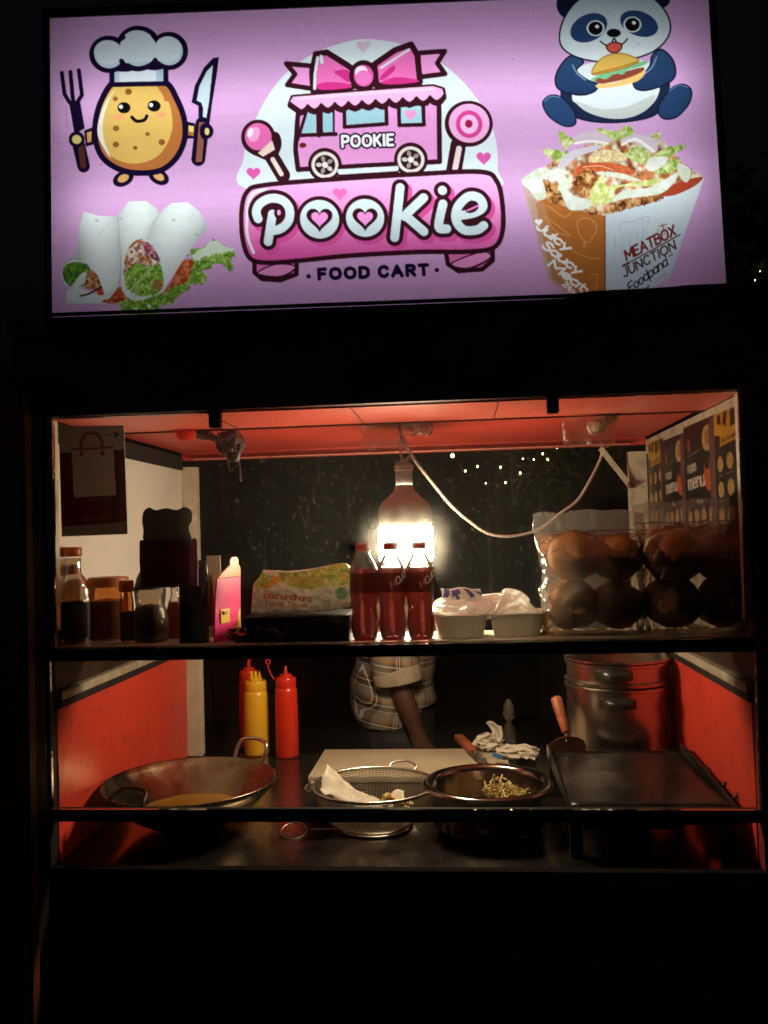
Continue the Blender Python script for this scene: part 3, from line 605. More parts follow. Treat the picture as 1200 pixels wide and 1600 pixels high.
def glass_mat():                              # greasy, dusty pane: clear, a little scatter, wiped streaks and specks
    m, nt, b = new_mat('dusty_glass'); N = nt.nodes; L = nt.links; N.remove(b)
    tc = N.new('ShaderNodeTexCoord')
    def noise(scale, st=(1, 1, 1), det=5):
        mp = N.new('ShaderNodeMapping'); mp.inputs['Scale'].default_value = st; L.new(tc.outputs['Object'], mp.inputs[0])
        n = N.new('ShaderNodeTexNoise'); n.inputs['Scale'].default_value = scale; n.inputs['Detail'].default_value = det; L.new(mp.outputs[0], n.inputs[0]); return n.outputs[0]
    def rng(o, a, b_, c, d):
        r = N.new('ShaderNodeMapRange'); r.inputs[1].default_value = a; r.inputs[2].default_value = b_; r.inputs[3].default_value = c; r.inputs[4].default_value = d; L.new(o, r.inputs[0]); return r.outputs[0]
    def add(a, b_):
        q = N.new('ShaderNodeMath'); q.operation = 'ADD'; L.new(a, q.inputs[0]); L.new(b_, q.inputs[1]); return q.outputs[0]
    vo = N.new('ShaderNodeTexVoronoi'); vo.inputs['Scale'].default_value = 55; L.new(tc.outputs['Object'], vo.inputs[0])
    keep = rng(noise(9, det=2), .52, .6, 0, 1); dot = rng(vo.outputs['Distance'], .04, .08, 1, 0)
    mu = N.new('ShaderNodeMath'); mu.operation = 'MULTIPLY'; L.new(keep, mu.inputs[0]); L.new(dot, mu.inputs[1])
    sp = N.new('ShaderNodeMath'); sp.operation = 'MULTIPLY'; L.new(mu.outputs[0], sp.inputs[0]); sp.inputs[1].default_value = .10
    haze = rng(noise(5, (1, 1, .5)), 0.3, .75, .0020, .0060); streak = rng(noise(30, (3, 1, .16), 6), .56, .72, 0, .0035)
    smear = rng(noise(120, (1, 1, .8), 4), .62, .75, 0, .022)
    fac = add(add(haze, streak), add(smear, sp.outputs[0]))
    tr = N.new('ShaderNodeBsdfTransparent'); tr.inputs[0].default_value = (.93, .95, .93, 1)
    tl = N.new('ShaderNodeBsdfTranslucent'); tl.inputs[0].default_value = (.80, .84, .70, 1)
    m1 = N.new('ShaderNodeMixShader'); L.new(fac, m1.inputs[0]); L.new(tr.outputs[0], m1.inputs[1]); L.new(tl.outputs[0], m1.inputs[2])
    g = N.new('ShaderNodeBsdfGlossy'); g.inputs['Roughness'].default_value = .03; fr = N.new('ShaderNodeFresnel'); fr.inputs[0].default_value = 1.45
    rf = N.new('ShaderNodeBsdfRefraction'); rf.inputs['Roughness'].default_value = .6; rf.inputs['IOR'].default_value = 1.30; rf.inputs[0].default_value = (.95, .93, .82, 1)
    gm = rng(noise(40, (1, 1, .7), 6), .35, .75, .005, .024); m3 = N.new('ShaderNodeMixShader'); L.new(gm, m3.inputs[0]); L.new(m1.outputs[0], m3.inputs[1]); L.new(rf.outputs[0], m3.inputs[2])
    m2 = N.new('ShaderNodeMixShader'); L.new(fr.outputs[0], m2.inputs[0]); L.new(m3.outputs[0], m2.inputs[1]); L.new(g.outputs[0], m2.inputs[2]); L.new(m2.outputs[0], N['Material Output'].inputs[0])
    return m
M['glass'] = glass_mat()

# ---------------------------------------------------------------- ground
gnd = MB().grid(lambda u, v: ((u-.5)*300, (v-.5)*300, mnoise.noise((u*40, v*40, 0))*.03-.03), 60, 60).build('ground', M['ground'], None, True); gnd['kind'] = 'structure'

# ---------------------------------------------------------------- the cart
cart = thing('food_cart', (0, 0, 0), 'dark maroon street food cart with red inside panels, shelf and steel counter', 'food cart')
def P(name, mb, m, par=cart, **k): return mb.build(name, M[m] if isinstance(m, str) else m, par, **k)
PW = .036
# lower body
P('front_panel', MB().box(-PW, W+PW, -.004, .02, .16, ZB-.012, .003), 'maroon')
P('side_panel', MB().box(-PW, -PW+.02, .022, D, .16, ZB-.014), 'maroon'); P('side_panel', MB().box(W+PW-.02, W+PW, .022, D, .16, ZB-.014), 'maroon')
P('back_panel', MB().box(-PW, W+PW, D+.002, D+.02, .16, ZB-.014), 'maroon')
for x in (.1, W-.1):
    for y in (.1, D-.1):
        wl = P('wheel', MB().lathe((x-.02, y, .085), [(.0, 0), (.03, 0), (.032, .004), (.07, .006), (.084, .0), (.086, .02), (.084, .04), (.07, .034), (.03, .036), (0, .04)], 24, (1, 0, 0)), 'black', smooth=40)
        P('fork', MB().box(x-.03, x-.024, y-.02, y+.02, .07, .17).box(x+.024, x+.03, y-.02, y+.02, .07, .17), 'black', par=wl)
P('counter_lip', MB().box(-PW, W+PW, -.008, .012, ZB-.011, ZB+.0045, .002), 'matt')
P('countertop', MB().grid(lambda u, v: (-.001+u*(W+.002), .013+v*(D-.013), ZB-.003+mnoise.noise((u*5, v*4, .3))*.0012), 40, 26), 'steel_top', smooth=True, solid=.004, rim=False)
# posts
P('front_post', MB().box(-PW, -.001, 0, .03, ZB+.002, ZT, .003), 'black'); P('front_post', MB().box(W+.001, W+PW, 0, .03, ZB+.002, ZT, .003), 'maroon')
bl0, bl1 = at(291, 1090, D).x, at(319, 1090, D).x
br0, br1 = at(984, 860, D).x, at(1012, 860, D).x
P('back_post', MB().box(bl0, bl1, D-.03, D, ZB, ZT-.03, .003), 'cream'); P('back_post', MB().box(br0, br1, D-.03, D, ZB, ZT-.03, .003), 'cream')
# side walls: red lower sheet, black rail, pale trim, white upper sheet
def side(x, sg):
    a, b = (x-.008, x) if sg < 0 else (x, x+.008)
    lo = MB().grid(lambda u, v: (x+sg*.001+mnoise.noise((v*3, u*5, sg*4.))*.0015, .031+u*(D-.061), ZB+.001+v*(1.19-ZB)), 18, 10)
    P('lower_wall', lo, 'red', smooth=True, solid=.003, rim=False)
    P('wall_rail', MB().box(a-.004 if sg < 0 else a-.006, b+.006 if sg < 0 else b+.004, .031, D-.031, 1.191, 1.206, .002), 'black')
    P('wall_trim', MB().box(a, b+.010 if sg < 0 else b, .031, D-.031, 1.207, 1.224, .003) if sg < 0 else MB().box(a-.010, b, .031, D-.031, 1.207, 1.224, .003), 'trim')
    P('upper_wall', MB().box(a, b-.002, .031, D-.031, ZS-.017, 1.690) if sg < 0 else MB().box(a+.002, b, .031, D-.031, ZS-.017, 1.690), 'panel' if sg < 0 else 'panelr')
    P('dark_wall_strip', MB().box(a, b-.002, .031, D-.031, 1.226, ZS-.018) if sg < 0 else MB().box(a+.002, b, .031, D-.031, 1.226, ZS-.018), 'darkstrip')  # separate darker sheet between trim and shelf board
    P('top_strip', MB().box(a-.002, b+.003, .031, D-.031, 1.691, ZT-.002), 'black' if sg < 0 else 'trim')  # left strip is added in black for the shaded gap along the wall top
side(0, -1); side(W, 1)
P('edge_strip', MB().box(.001, .012, .004, .028, ZS+.03, ZT-.002, .002), 'cream'); P('edge_strip', MB().box(W-.012, W-.001, .004, .028, ZS+.03, ZT-.002, .002), 'cream')
# ceiling in two sheets with a seam, beam and flange at the back
P('ceiling_sheet', MB().grid(lambda u, v: (u*W, .021+v*.225, ZT+.002+mnoise.noise((u*4, v*2, 7.))*.0012), 40, 10), 'redpale', smooth=True, solid=.003, rim=False)
for x in (.30, .565, .83): P('sheet_seam', MB().box(x, x+.0016, .022, .246, ZT-.0012, ZT+.001), 'rivet')
P('sheet_seam', MB().box(.002, W-.002, .2465, .2495, ZT-.003, ZT+.006), 'rivet')
P('ceiling_sheet', MB().grid(lambda u, v: (u*W, .250+v*.53, ZT+.009+mnoise.noise((u*4, v*3, 3.))*.002), 40, 14), 'redc', smooth=True, solid=.003, rim=False)
P('back_beam', MB().box(0, W, D-.028, D, ZT-.012, ZT+.02, .002), 'redc')
fl = P('beam_flange', MB().box(bl1, br0, D-.05, D-.03, ZT-.013, ZT-.010), pm('pale_red_edge', (.62, .2, .15), .4, var=.3))
for i in range(14):
    P('rivet', MB().lathe((.16+i*.073, D-.029, ZT-.0), [(0, -.003), (.004, -.002), (.005, 0)], 8, (0, -1, 0)), 'rivet')
P('roof', MB().box(-.08, W+.08, -.02, D+.06, ZT+.045, ZT+.07, .004), 'maroon')
zf = at(600, 492, 0).z
P('fascia', MB().box(-.05, W+.05, -.022, -.002, ZT, zf+.02, .003), 'maroon')
P('fascia_batten', MB().box(-.052, W+.052, -.034, -.0225, zf-.01, zf+.015, .003), 'maroon')
for px, py in ((338, 657), (863, 634)):
    c = at(px, py, 0); P('hinge_tab', MB().box(c.x-.010, c.x+.010, -.016, .004, c.z-.014, ZT+.002, .003), 'black')
# shelf, rails and panes
P('shelf_board', MB().box(.002, W-.002, .022, SHD, ZS-.018, ZS, .002), 'shelf')
P('shelf_rail', MB().box(0, W, .0, .021, ZS-.024, ZS-.003, .003), 'black')
P('lower_rail', MB().box(0, W, .0, .022, ZR-.019, ZR+.0015, .003), 'black')
P('glass_pane', MB().box(.0125, W-.0125, .010, .0035, ZS-.002, ZT-.001), 'glass'); P('glass_pane', MB().box(.001, W-.001, .010, .0035, ZR+.002, ZS-.025), 'glass')
# folding stay on the right back post
st = P('folding_stay', MB().obox(at(938, 700, D-.06), at(987, 762, D-.04), .014, .004, (0, 1, 0)), 'cream')
c = at(986, 757, D-.045); P('bolt', MB().lathe(c, [(0, -.016), (.009, -.016), (.009, 0), (.004, .002), (.004, .012), (0, .012)], 10, (0, -1, 0)), 'rivet', par=st)

# ---------------------------------------------------------------- lit sign: a box with tubes behind a printed translucent face
SGC = Vector((.6421, -.05, 2.1620)); SW, SH = 1.1546, .5425
SR = Matrix.Rotation(.0765, 3, 'Z') @ Matrix.Rotation(-.0414, 3, 'X') @ Matrix.Rotation(-.0071, 3, 'Y')
def sg(x, y, z): return SGC + SR @ Vector((x, y, z))
def sbox(*a, c=0.):
    m = MB().box(*a, c=c); m.v = [sg(*v) for v in m.v]; return m
sign = thing('lit_sign', SGC, 'large lit lilac sign board with pink food van logo above the cart', 'sign')
M['signbox'] = pm('sign_box_sheet', (.03, .028, .03), .5); M['signin'] = pm('sign_box_inside', (.50, .50, .50), .8, var=.03)
SD = .125
P('case', sbox(-SW/2-.012, SW/2+.012, SD, SD+.012, -SH/2-.012, SH/2+.012), 'signbox', par=sign)
for a in ((-SW/2-.012, SW/2+.012, .0005, SD-.001, SH/2, SH/2+.012), (-SW/2-.012, SW/2+.012, .0005, SD-.001, -SH/2-.012, -SH/2), (-SW/2-.012, -SW/2, .0005, SD-.001, -SH/2+.001, SH/2-.001), (SW/2, SW/2+.012, .0005, SD-.001, -SH/2+.001, SH/2-.001)):
    P('case_side', sbox(*a), 'signbox', par=sign)
P('reflector', sbox(-SW/2+.001, SW/2-.001, SD-.012, SD-.008, -SH/2+.001, SH/2-.001), 'signin', par=sign)
M['tube'] = emat('lit_tube', (1., .97, .99), TUBE)
for z in (.105, -.075):
    P('tube_lamp', MB().tube([sg(-SW/2+.03, .066, z), sg(0, .066, z), sg(SW/2-.03, .066, z)], .011, 10), 'tube', par=sign)
A = sign_art()
cs = np.array([(80, 20), (1109.5, -17), (1133, 448), (78, 497)], float)      # measured corners of the printed face
def homog(src, dst):
    Am, b = [], []
    for (x, y), (X, Y) in zip(src, dst):
        Am += [[x, y, 1, 0, 0, 0, -X*x, -X*y], [0, 0, 0, x, y, 1, -Y*x, -Y*y]]; b += [X, Y]
    return np.append(np.linalg.solve(np.array(Am), np.array(b)), 1).reshape(3, 3)
Hs = homog([(0, 0), (1, 0), (1, 1), (0, 1)], cs)
def sign_px(U, V):
    q = Hs @ np.stack([U.ravel(), V.ravel(), np.ones(U.size)]); return (q[0]/q[2]).reshape(U.shape), (q[1]/q[2]).reshape(U.shape)
nu, nv = 1010, 470
U, V = np.meshgrid(np.arange(nu+1)/nu, np.arange(nv+1)/nv)
Rn = np.array(SR); Pl = np.stack([(U-.5)*SW, .002+.0015*np.sin(U*9)*np.sin(V*5), (.5-V)*SH], -1) @ Rn.T + np.array(SGC)
M['face'] = art_mat('printed_vinyl', .93, .4, .3)
art_sheet('printed_face', A, M['face'], sign, Pl, sign_px, nu, nv)
for z in (SH/2-.004, -SH/2+.004): P('face_edge', sbox(-SW/2, SW/2, -.003, .0, z-.003, z+.003), 'signbox', par=sign)

# ---------------------------------------------------------------- the bulb
BY = .33; BX = at(632, 780, BY).x
zb_ = at(634, 880, BY).z; zd = at(634, 824, BY).z; zh = at(632, 758, BY).z; zh2 = at(632, 722, BY).z; br_ = .0592
bulb = thing('hanging_bulb', (BX, BY, zb_), 'large lit white bulb hanging from the red ceiling behind the soda bottles', 'light bulb')
M['bulbbody'] = pm('bulb_housing', (.30, .30, .29), .45, var=.08); M['lit'] = emat('lit_diffuser', (1., .80, .56), BULB)
P('diffuser', MB().lathe((BX, BY, 0), [(0, zb_), (br_*.7, zb_), (br_*.93, zb_+.003), (br_, zb_+.012), (br_, zd), (br_*.95, zd+.001), (0, zd+.001)], 40), 'lit', par=bulb, smooth=40)
H = zh-zd
P('housing', MB().lathe((BX, BY, 0), [(br_*.96, zd+.002), (br_*.97, zd+H*.25), (br_*.95, zd+H*.45), (br_*.85, zd+H*.58), (br_*.6, zd+H*.72), (br_*.38, zd+H*.86), (br_*.32, zd+H)], 40), 'bulbbody', par=bulb, smooth=50)
P('holder', MB().lathe((BX, BY, 0), [(br_*.30, zh), (br_*.31, zh+.001), (br_*.31, zh+.030), (br_*.35, zh+.031), (br_*.35, zh2-.008), (br_*.25, zh2-.003), (br_*.14, zh2), (br_*.14, zh2+.006), (0, zh2+.006)], 28), 'bulbbody', par=bulb, smooth=40)
M['cable'] = pm('pale_cable', (.55, .44, .36), .5)
P('cord', MB().tube(bez([(BX, BY, zh2+.004), (BX-.006, BY, zh2+.02), (BX-.004, BY, ZT-.01), (BX-.004, BY, ZT+.006)], 6), .0028, 8), 'cable', par=bulb, smooth=True)
P('cord', MB().tube(bez([(BX+.003, BY, zh2+.004), (BX+.016, BY, zh2+.018), (BX+.010, BY, zh2+.034), (BX-.002, BY+.004, ZT-.012)], 6), .0022, 8), 'cable', par=bulb, smooth=True)
# ---------------------------------------------------------------- more materials
def tl_mat(name, col, t=.5, rough=.35, var=.12, sc=20, coat=.6):      # thin plastic or paper that lets light through
    m, nt, b = new_mat(name); N = nt.nodes; L = nt.links
    tc = N.new('ShaderNodeTexCoord'); no = N.new('ShaderNodeTexNoise'); no.inputs['Scale'].default_value = sc; no.inputs['Detail'].default_value = 5; L.new(tc.outputs['Object'], no.inputs[0])
    mr = N.new('ShaderNodeMapRange'); mr.inputs[1].default_value = .3; mr.inputs[2].default_value = .7; mr.inputs[3].default_value = 1-var; mr.inputs[4].default_value = 1+var*.4; L.new(no.outputs[0], mr.inputs[0])
    mx = N.new('ShaderNodeMix'); mx.data_type = 'RGBA'; mx.blend_type = 'MULTIPLY'; mx.inputs[0].default_value = 1; mx.inputs[6].default_value = lin(col); L.new(mr.outputs[0], mx.inputs[7])
    L.new(mx.outputs[2], b.inputs['Base Color']); b.inputs['Roughness'].default_value = rough; b.inputs['Coat Weight'].default_value = coat*.3
    tr = N.new('ShaderNodeBsdfTranslucent'); L.new(mx.outputs[2], tr.inputs[0]); ms = N.new('ShaderNodeMixShader'); ms.inputs[0].default_value = t
    L.new(b.outputs[0], ms.inputs[1]); L.new(tr.outputs[0], ms.inputs[2]); L.new(ms.outputs[0], N['Material Output'].inputs[0]); return m
def liquid_mat(name, col, dens, ior=1.33):
    m, nt, b = new_mat(name); N = nt.nodes; L = nt.links; N.remove(b)
    g = N.new('ShaderNodeBsdfGlass'); g.inputs['Roughness'].default_value = .0; g.inputs['IOR'].default_value = ior
    t = N.new('ShaderNodeBsdfTranslucent'); t.inputs[0].default_value = lin((.55, .014, .008)); mx = N.new('ShaderNodeMixShader'); mx.inputs[0].default_value = .035      # a little cloudiness that carries the red glow
    L.new(g.outputs[0], mx.inputs[1]); L.new(t.outputs[0], mx.inputs[2]); L.new(mx.outputs[0], N['Material Output'].inputs[0])
    v = N.new('ShaderNodeVolumeAbsorption'); v.inputs[0].default_value = lin(col); v.inputs[1].default_value = dens; L.new(v.outputs[0], N['Material Output'].inputs[1]); return m
M['clear'] = film_mat('clear_plastic', (.95, .95, .93), .035, rough=.1, milky=(.8, .75, .65), gl=1.2)
M['milkyclear'] = film_mat('greasy_clear_plastic', (.75, .68, .56), .22, rough=.2, milky=(.55, .42, .3), wr=.3, wsc=60)
M['bag'] = film_mat('bag_film', (.95, .94, .92), .15, rough=.16, wr=1., wsc=38, milky=(.85, .8, .74), gl=4.)
M['bagmilk'] = film_mat('milky_bag_film', (.8, .78, .74), .72, rough=.3, wr=.5, wsc=45, milky=(.84, .82, .76), gl=.35)
M['tape'] = film_mat('clear_tape', (.85, .8, .76), .22, rough=.25, wr=.8, wsc=60, milky=(.7, .5, .42), gl=1.3)
M['cola'] = liquid_mat('cola', (.74, .035, .012), 30.)
M['pet'] = film_mat('bottle_plastic', (.93, .93, .92), .005, rough=.06, milky=(.9, .85, .8), gl=1.1)
M['bandm'] = film_mat('printed_band', (.26, .13, .11), .08, rough=.25, milky=(.10, .04, .035)); M['capred'] = tl_mat('red_cap', (.40, .020, .020), .35, .35); M['white_ink'] = pm('white_ink', (.75, .72, .68), .5)
M['sauce'] = pm('dark_sauce', (.030, .012, .008), .25, var=.2); M['orange'] = tl_mat('orange_plastic', (.55, .16, .03), .5); M['redsauce'] = tl_mat('red_sauce', (.42, .09, .025), .45)
M['lid'] = tl_mat('amber_lid', (.55, .23, .06), .5); M['jarfill'] = tl_mat('spice_paste', (.42, .13, .05), .35); M['amber'] = film_mat('amber_jar', (.86, .52, .28), .22, rough=.15, milky=(.5, .22, .08))
M['cardtl'] = tl_mat('grey_card_board', (.22, .19, .17), .3, .6, coat=0)
M['cardpk'] = tl_mat('dark_pink_board', (.24, .03, .07), .25, .6, coat=0)
M['card'] = pm('dark_card', (.06, .018, .022), .55, var=.15); M['cardpink'] = pm('dark_pink_card', (.20, .02, .06), .5); M['cardgrey'] = pm('grey_card', (.16, .14, .13), .6)
M['pinkb'] = tl_mat('pink_board', (.80, .035, .22), .35); M['orangeb'] = tl_mat('orange_board', (.90, .26, .03), .4); M['yellowl'] = tl_mat('yellow_label', (.75, .5, .07), .25); M['whitec'] = tl_mat('white_card', (.62, .55, .47), .35)
M['can'] = pm('yellow_can', (.62, .36, .05), .3, metal=.5); M['canrim'] = pm('tin', (.6, .52, .4), .25, metal=1); M['blackl'] = pm('black_label', (.015, .015, .02), .4)
M['blackp'] = pm('black_plastic', (.014, .013, .013), .35, var=.3, bump=.1); M['foilcup'] = pm('foil_tray', (.66, .58, .46), .38, metal=.35, var=.12, sc=30)
M['bun'] = pm('bun_crust', (.50, .215, .055), .6, var=.4, sc=22, bump=.5, bsc=60, sss=.0, dirt=(.22, .075, .02), dsc=5, damt=.35)
M['gold'] = tl_mat('gold_foil', (.30, .17, .03), .4, .3, var=.7, sc=45)
def atx(px, py, x):
    d = ray(px, py); return CAM + d*((x-CAM.x)/d.x)
def sc_(y): return (y+1.5)/FPX
def standing(px, y, z=ZS): p = at(px, 900, y); p.z = z; return p
def hull(c, prof, n=28, **k): return MB().lathe(c, prof, n, **k)
def wob(seed, s, a):
    return lambda p: Vector(p)+mnoise.noise_vector(Vector(p)*s+Vector((seed, seed*.7, -seed)))*a

# ---------------------------------------------------------------- left end of the shelf
c = standing(114, .072)
b1 = thing('sauce_bottle', c, 'half empty dark sauce bottle with orange cap at the left end of the shelf', 'bottle')
P('glass', hull(c, [(.0, .001), (.028, .001), (.031, .006), (.0315, .09), (.030, .105), (.024, .122), (.0155, .134), (.0148, .160), (.016, .163)], 32), 'milkyclear', par=b1, smooth=50)
P('sauce', hull(c, [(0, .003), (.027, .003), (.0295, .008), (.030, .082), (0, .083)], 28), 'sauce', par=b1, smooth=40)
P('neck_sauce', MB().lathe(c, [(.0135, .132), (.0135, .147), (0, .152)], 20, mod=lambda r, z, t: r), 'redsauce', par=b1, smooth=40)
P('cap', hull(c, [(.0, .166), (.0165, .166), (.0175, .168), (.0175, .181), (.016, .184), (0, .1845)], 28), 'orange', par=b1, smooth=40)
P('label', hull(c, [(.0320, .012), (.0322, .078)], 28), pm('dark_bottle_label', (.03, .026, .022), .5, var=.5, sc=40), par=b1, smooth=True)

c = standing(169, .122)
j = thing('spice_jar', c, 'squat amber jar with wide screw lid between two sauce bottles', 'jar')
P('jar_body', hull(c, [(0, .001), (.034, .001), (.037, .006), (.037, .09), (.035, .098), (.0345, .104)], 32), 'amber', par=j, smooth=50)
P('filling', hull(c, [(0, .004), (.033, .004), (.0345, .05), (.0345, .078), (0, .082)], 28), 'jarfill', par=j, smooth=40)
P('lid', MB().lathe(c, [(.0, .124), (.036, .1235), (.0385, .121), (.0385, .105), (.037, .104)], 48, mod=lambda r, z, t: r+(.0005*math.cos(t*24) if r > .037 else 0)), 'lid', par=j, smooth=40)
c = standing(197, .085)
j = thing('small_jar', c, 'small slim amber jar with ribbed lid in front of the squat jar', 'jar')
P('jar_body', hull(c, [(0, .001), (.011, .001), (.0135, .005), (.0135, .075), (.011, .09), (.0105, .094)], 24), 'amber', par=j, smooth=50)
P('filling', hull(c, [(0, .003), (.010, .003), (.0125, .006), (.0125, .058), (0, .06)], 20), 'jarfill', par=j, smooth=40)
P('lid', MB().lathe(c, [(0, .118), (.0125, .1175), (.0138, .115), (.0138, .096), (.0125, .095)], 40, mod=lambda r, z, t: r+(.0004*math.cos(t*20) if r > .0126 else 0)), 'lid', par=j, smooth=40)
c = standing(234, .085)
j = thing('waisted_bottle', c, 'cloudy waisted plastic bottle with blue neck label behind the cut-out board', 'bottle')
P('bottle_body', hull(c, [(0, .001), (.030, .001), (.034, .008), (.035, .035), (.031, .055), (.027, .068), (.029, .085), (.0295, .1), (.024, .122), (.013, .140), (.0125, .148)], 32), 'milkyclear', par=j, smooth=True)
P('filling', hull(c, [(0, .003), (.029, .003), (.033, .009), (.0335, .034), (.029, .055), (.0255, .068), (0, .072)], 28), pm('mayonnaise', (.30, .22, .13), .5, var=.3, sc=30), par=j, smooth=True)
P('neck_label', hull(c, [(.0297, .1), (.0245, .1225), (.0165, .137)], 28), pm('blue_label', (.025, .04, .11), .5, var=.4, sc=60), par=j, smooth=True)
P('cap', hull(c, [(0, .163), (.013, .1625), (.014, .16), (.014, .148), (.013, .147)], 24), 'whitec', par=j, smooth=40)
c = standing(272, .120)
j = thing('small_sauce_bottle', c, 'small clear bottle of red sauce below the cut-out board', 'bottle')
P('bottle_body', hull(c, [(0, .001), (.014, .001), (.0165, .005), (.0165, .055), (.012, .072), (.007, .082), (.007, .1)], 24), 'clear', par=j, smooth=True)
P('sauce', hull(c, [(0, .003), (.013, .003), (.0155, .006), (.0155, .054), (.011, .072), (0, .073)], 24), 'redsauce', par=j, smooth=40)
P('cap', hull(c, [(0, .112), (.0085, .1115), (.009, .109), (.009, .099)], 20), 'whitec', par=j, smooth=40)

# cut-out board stuck to the pane (its printed figure is left out)
y0 = .0165
def pl(px, py, y=y0): q = at(px, py, y); return (q.x, q.z)
def outline(px_pts, smooth=True, y=y0, n=5):
    q = [pl(*p, y) for p in px_pts]; return [tuple(p) for p in (catmull(q, True, n) if smooth else q)]
head = outline([(226, 846), (224, 828), (222, 815), (224, 800), (233, 793), (243, 797), (260, 794), (275, 797), (288, 792), (299, 799), (300, 812), (295, 824), (297, 848), (260, 850)])
brd = outline([(217, 846), (219, 844), (260, 844), (304, 841), (307, 844), (308, 880), (308, 915), (304, 916), (260, 918), (222, 918), (219, 915), (217, 880)], False)
s0 = at(262, 918, y0)
st = thing('cutout_board', s0, 'dark rounded cut-out display board stuck on the glass', 'display board')
P('rear_card', MB().prism(head, (0, y0+.0028, 0), (1, 0, 0), (0, 0, 1), .0026), 'cardtl', par=st)
P('front_card', MB().prism(brd, (0, y0+.0062, 0), (1, 0, 0), (0, 0, 1), .003), 'cardpk', par=st)
def strokes(txt, place, h, rad, gap=.22, fit=None, nseg=5):
    """raised lettering: one tube per pen stroke; place(x, z) gives the point"""
    adv = 0; G = []
    for ch in txt:
        if ch == ' ': adv += .45; continue
        a_, S = GLYPH[ch]
        for q in S: G.append((q[:, 0]+adv, q[:, 1]))
        adv += a_+gap
    xs = (fit/((adv-gap)*h)) if fit else 1; mb = MB()
    for gx, gy in G: mb.tube([place(x*xs*h, z*h) for x, z in zip(gx, gy)], rad, nseg)
    return mb
t0 = at(223, 868, y0)
P('lettering', strokes('WE ARE ON', lambda x, z: Vector((t0.x+x, y0+.0026, t0.z+z+x*.02)), .013, .0011, fit=.088), 'cardgrey', par=st, smooth=True)

# dark pouch with gold side
def pouch(cx, y, wd, dp, z0, z1, nz=14, n=28, seed=1, wv=.003, lean=0., top=.12):
    R = []
    for i in range(nz+1):
        t = i/nz; z = z0+(z1-z0)*t; d = dp*(1-(1-top)*t**2.2)*(.85+.3*math.sin(math.pi*t)); ww = wd*(1-.04*t)
        ring = []
        for k in range(n):
            a = 2*math.pi*k/n; ca, sa = math.cos(a), math.sin(a)
            x = ww/2*math.copysign(abs(ca)**.45, ca); yy = d/2*math.copysign(abs(sa)**.7, sa)
            p = Vector((cx+x+lean*t, y+yy, z)); ring.append(p+mnoise.noise_vector(Vector((x*30+seed, yy*30, z*24)))*wv)
        R.append(ring)
    return MB().loft(R)
c = standing(302, .058)
po = thing('snack_pouch', c, 'tall black pouch with gold foil side under the cut-out board', 'pouch')
P('pouch_body', pouch(c.x, .058, .056, .04, ZS+.001, ZS+.152, seed=3), pm('black_pouch', (.018, .012, .010), .3, var=.4, sc=40, bump=.3, bsc=50), par=po, smooth=True)
P('foil_side', pouch(c.x+.026, .066, .014, .030, ZS+.03, ZS+.125, seed=8, top=.4), 'gold', par=po, smooth=True)
# fluorescent bottle-shaped board, seen at a slant, catching the bulb
q0 = standing(332, .040); ux = Vector((.27, .963, 0)).normalized()
bd = thing('bottle_shaped_board', q0, 'upright bright pink board with orange top, shaped like a bottle', 'display board')
def bp(pts, name, m, off=0., th=.003): return P(name, MB().prism(pts, q0+Vector((off, -off*.3, 0)), ux, (0, 0, 1), th), m, par=bd, bev=.0006)
bp([(0, .001), (.058, .001), (.094, .06), (.097, .118), (.012, .118), (.004, .08), (0, .03)], 'pink_part', 'pinkb')
bp([(.0125, .1185), (.097, .1185), (.097, .136), (.090, .142), (.090, .152), (.084, .157), (.066, .157), (.060, .152), (.058, .142), (.03, .128)], 'orange_part', 'orangeb')
bp([(.018, .034), (.050, .034), (.050, .060), (.018, .060)], 'label', 'yellowl', .0042, .0008)
lt = q0+ux*.022+Vector((.0058, -.0017, .050)); P('lettering', strokes('No 1', lambda x, z: lt+ux*x+Vector((0, 0, z)), .007, .0006), 'black', par=bd)
c = at(335, 920, .135); cd = thing('white_card', (c.x, .135, ZS), 'plain white card standing behind the pink board', 'card')
P('sheet', MB().box(c.x-.014, c.x+.014, .132, .135, ZS+.001, at(335, 868, .135).z, .0008), 'whitec', par=cd)
P('fold_foot', MB().box(c.x-.014, c.x+.014, .136, .160, ZS+.001, ZS+.003), 'whitec', par=cd)
c = standing(361, .140)
cn = thing('small_can', c, 'small yellow can with black round label beside the pink board', 'can')
P('can_body', hull(c, [(0, .001), (.0160, .001), (.0168, .003), (.0168, .066), (.016, .068)], 28), 'can', par=cn, smooth=40)
P('rim', hull(c, [(.0160, .067), (.0172, .068), (.0172, .071), (.0155, .071), (.015, .067), (0, .067)], 28), 'canrim', par=cn, smooth=40)
def cyl(c, r, a0): return lambda x, z: Vector((c.x+r*math.sin(a0+x/r), c.y-r*math.cos(a0+x/r), c.z+z))
f_ = cyl(c, .0172, -.25); P('round_label', MB().grid(lambda u, v: f_(.0105*math.cos(u*6.283)*v, .046+.0085*math.sin(u*6.283)*v), 20, 3), 'blackl', par=cn, smooth=True)
f_ = cyl(c, .0176, -.62); P('lettering', strokes('DANO', lambda x, z: f_(x, .043+z), .0055, .0005, fit=.013), 'white_ink', par=cn); P('lettering', strokes('MILK', lambda x, z: f_(x, .027+z), .006, .0005, fit=.014), 'black', par=cn)
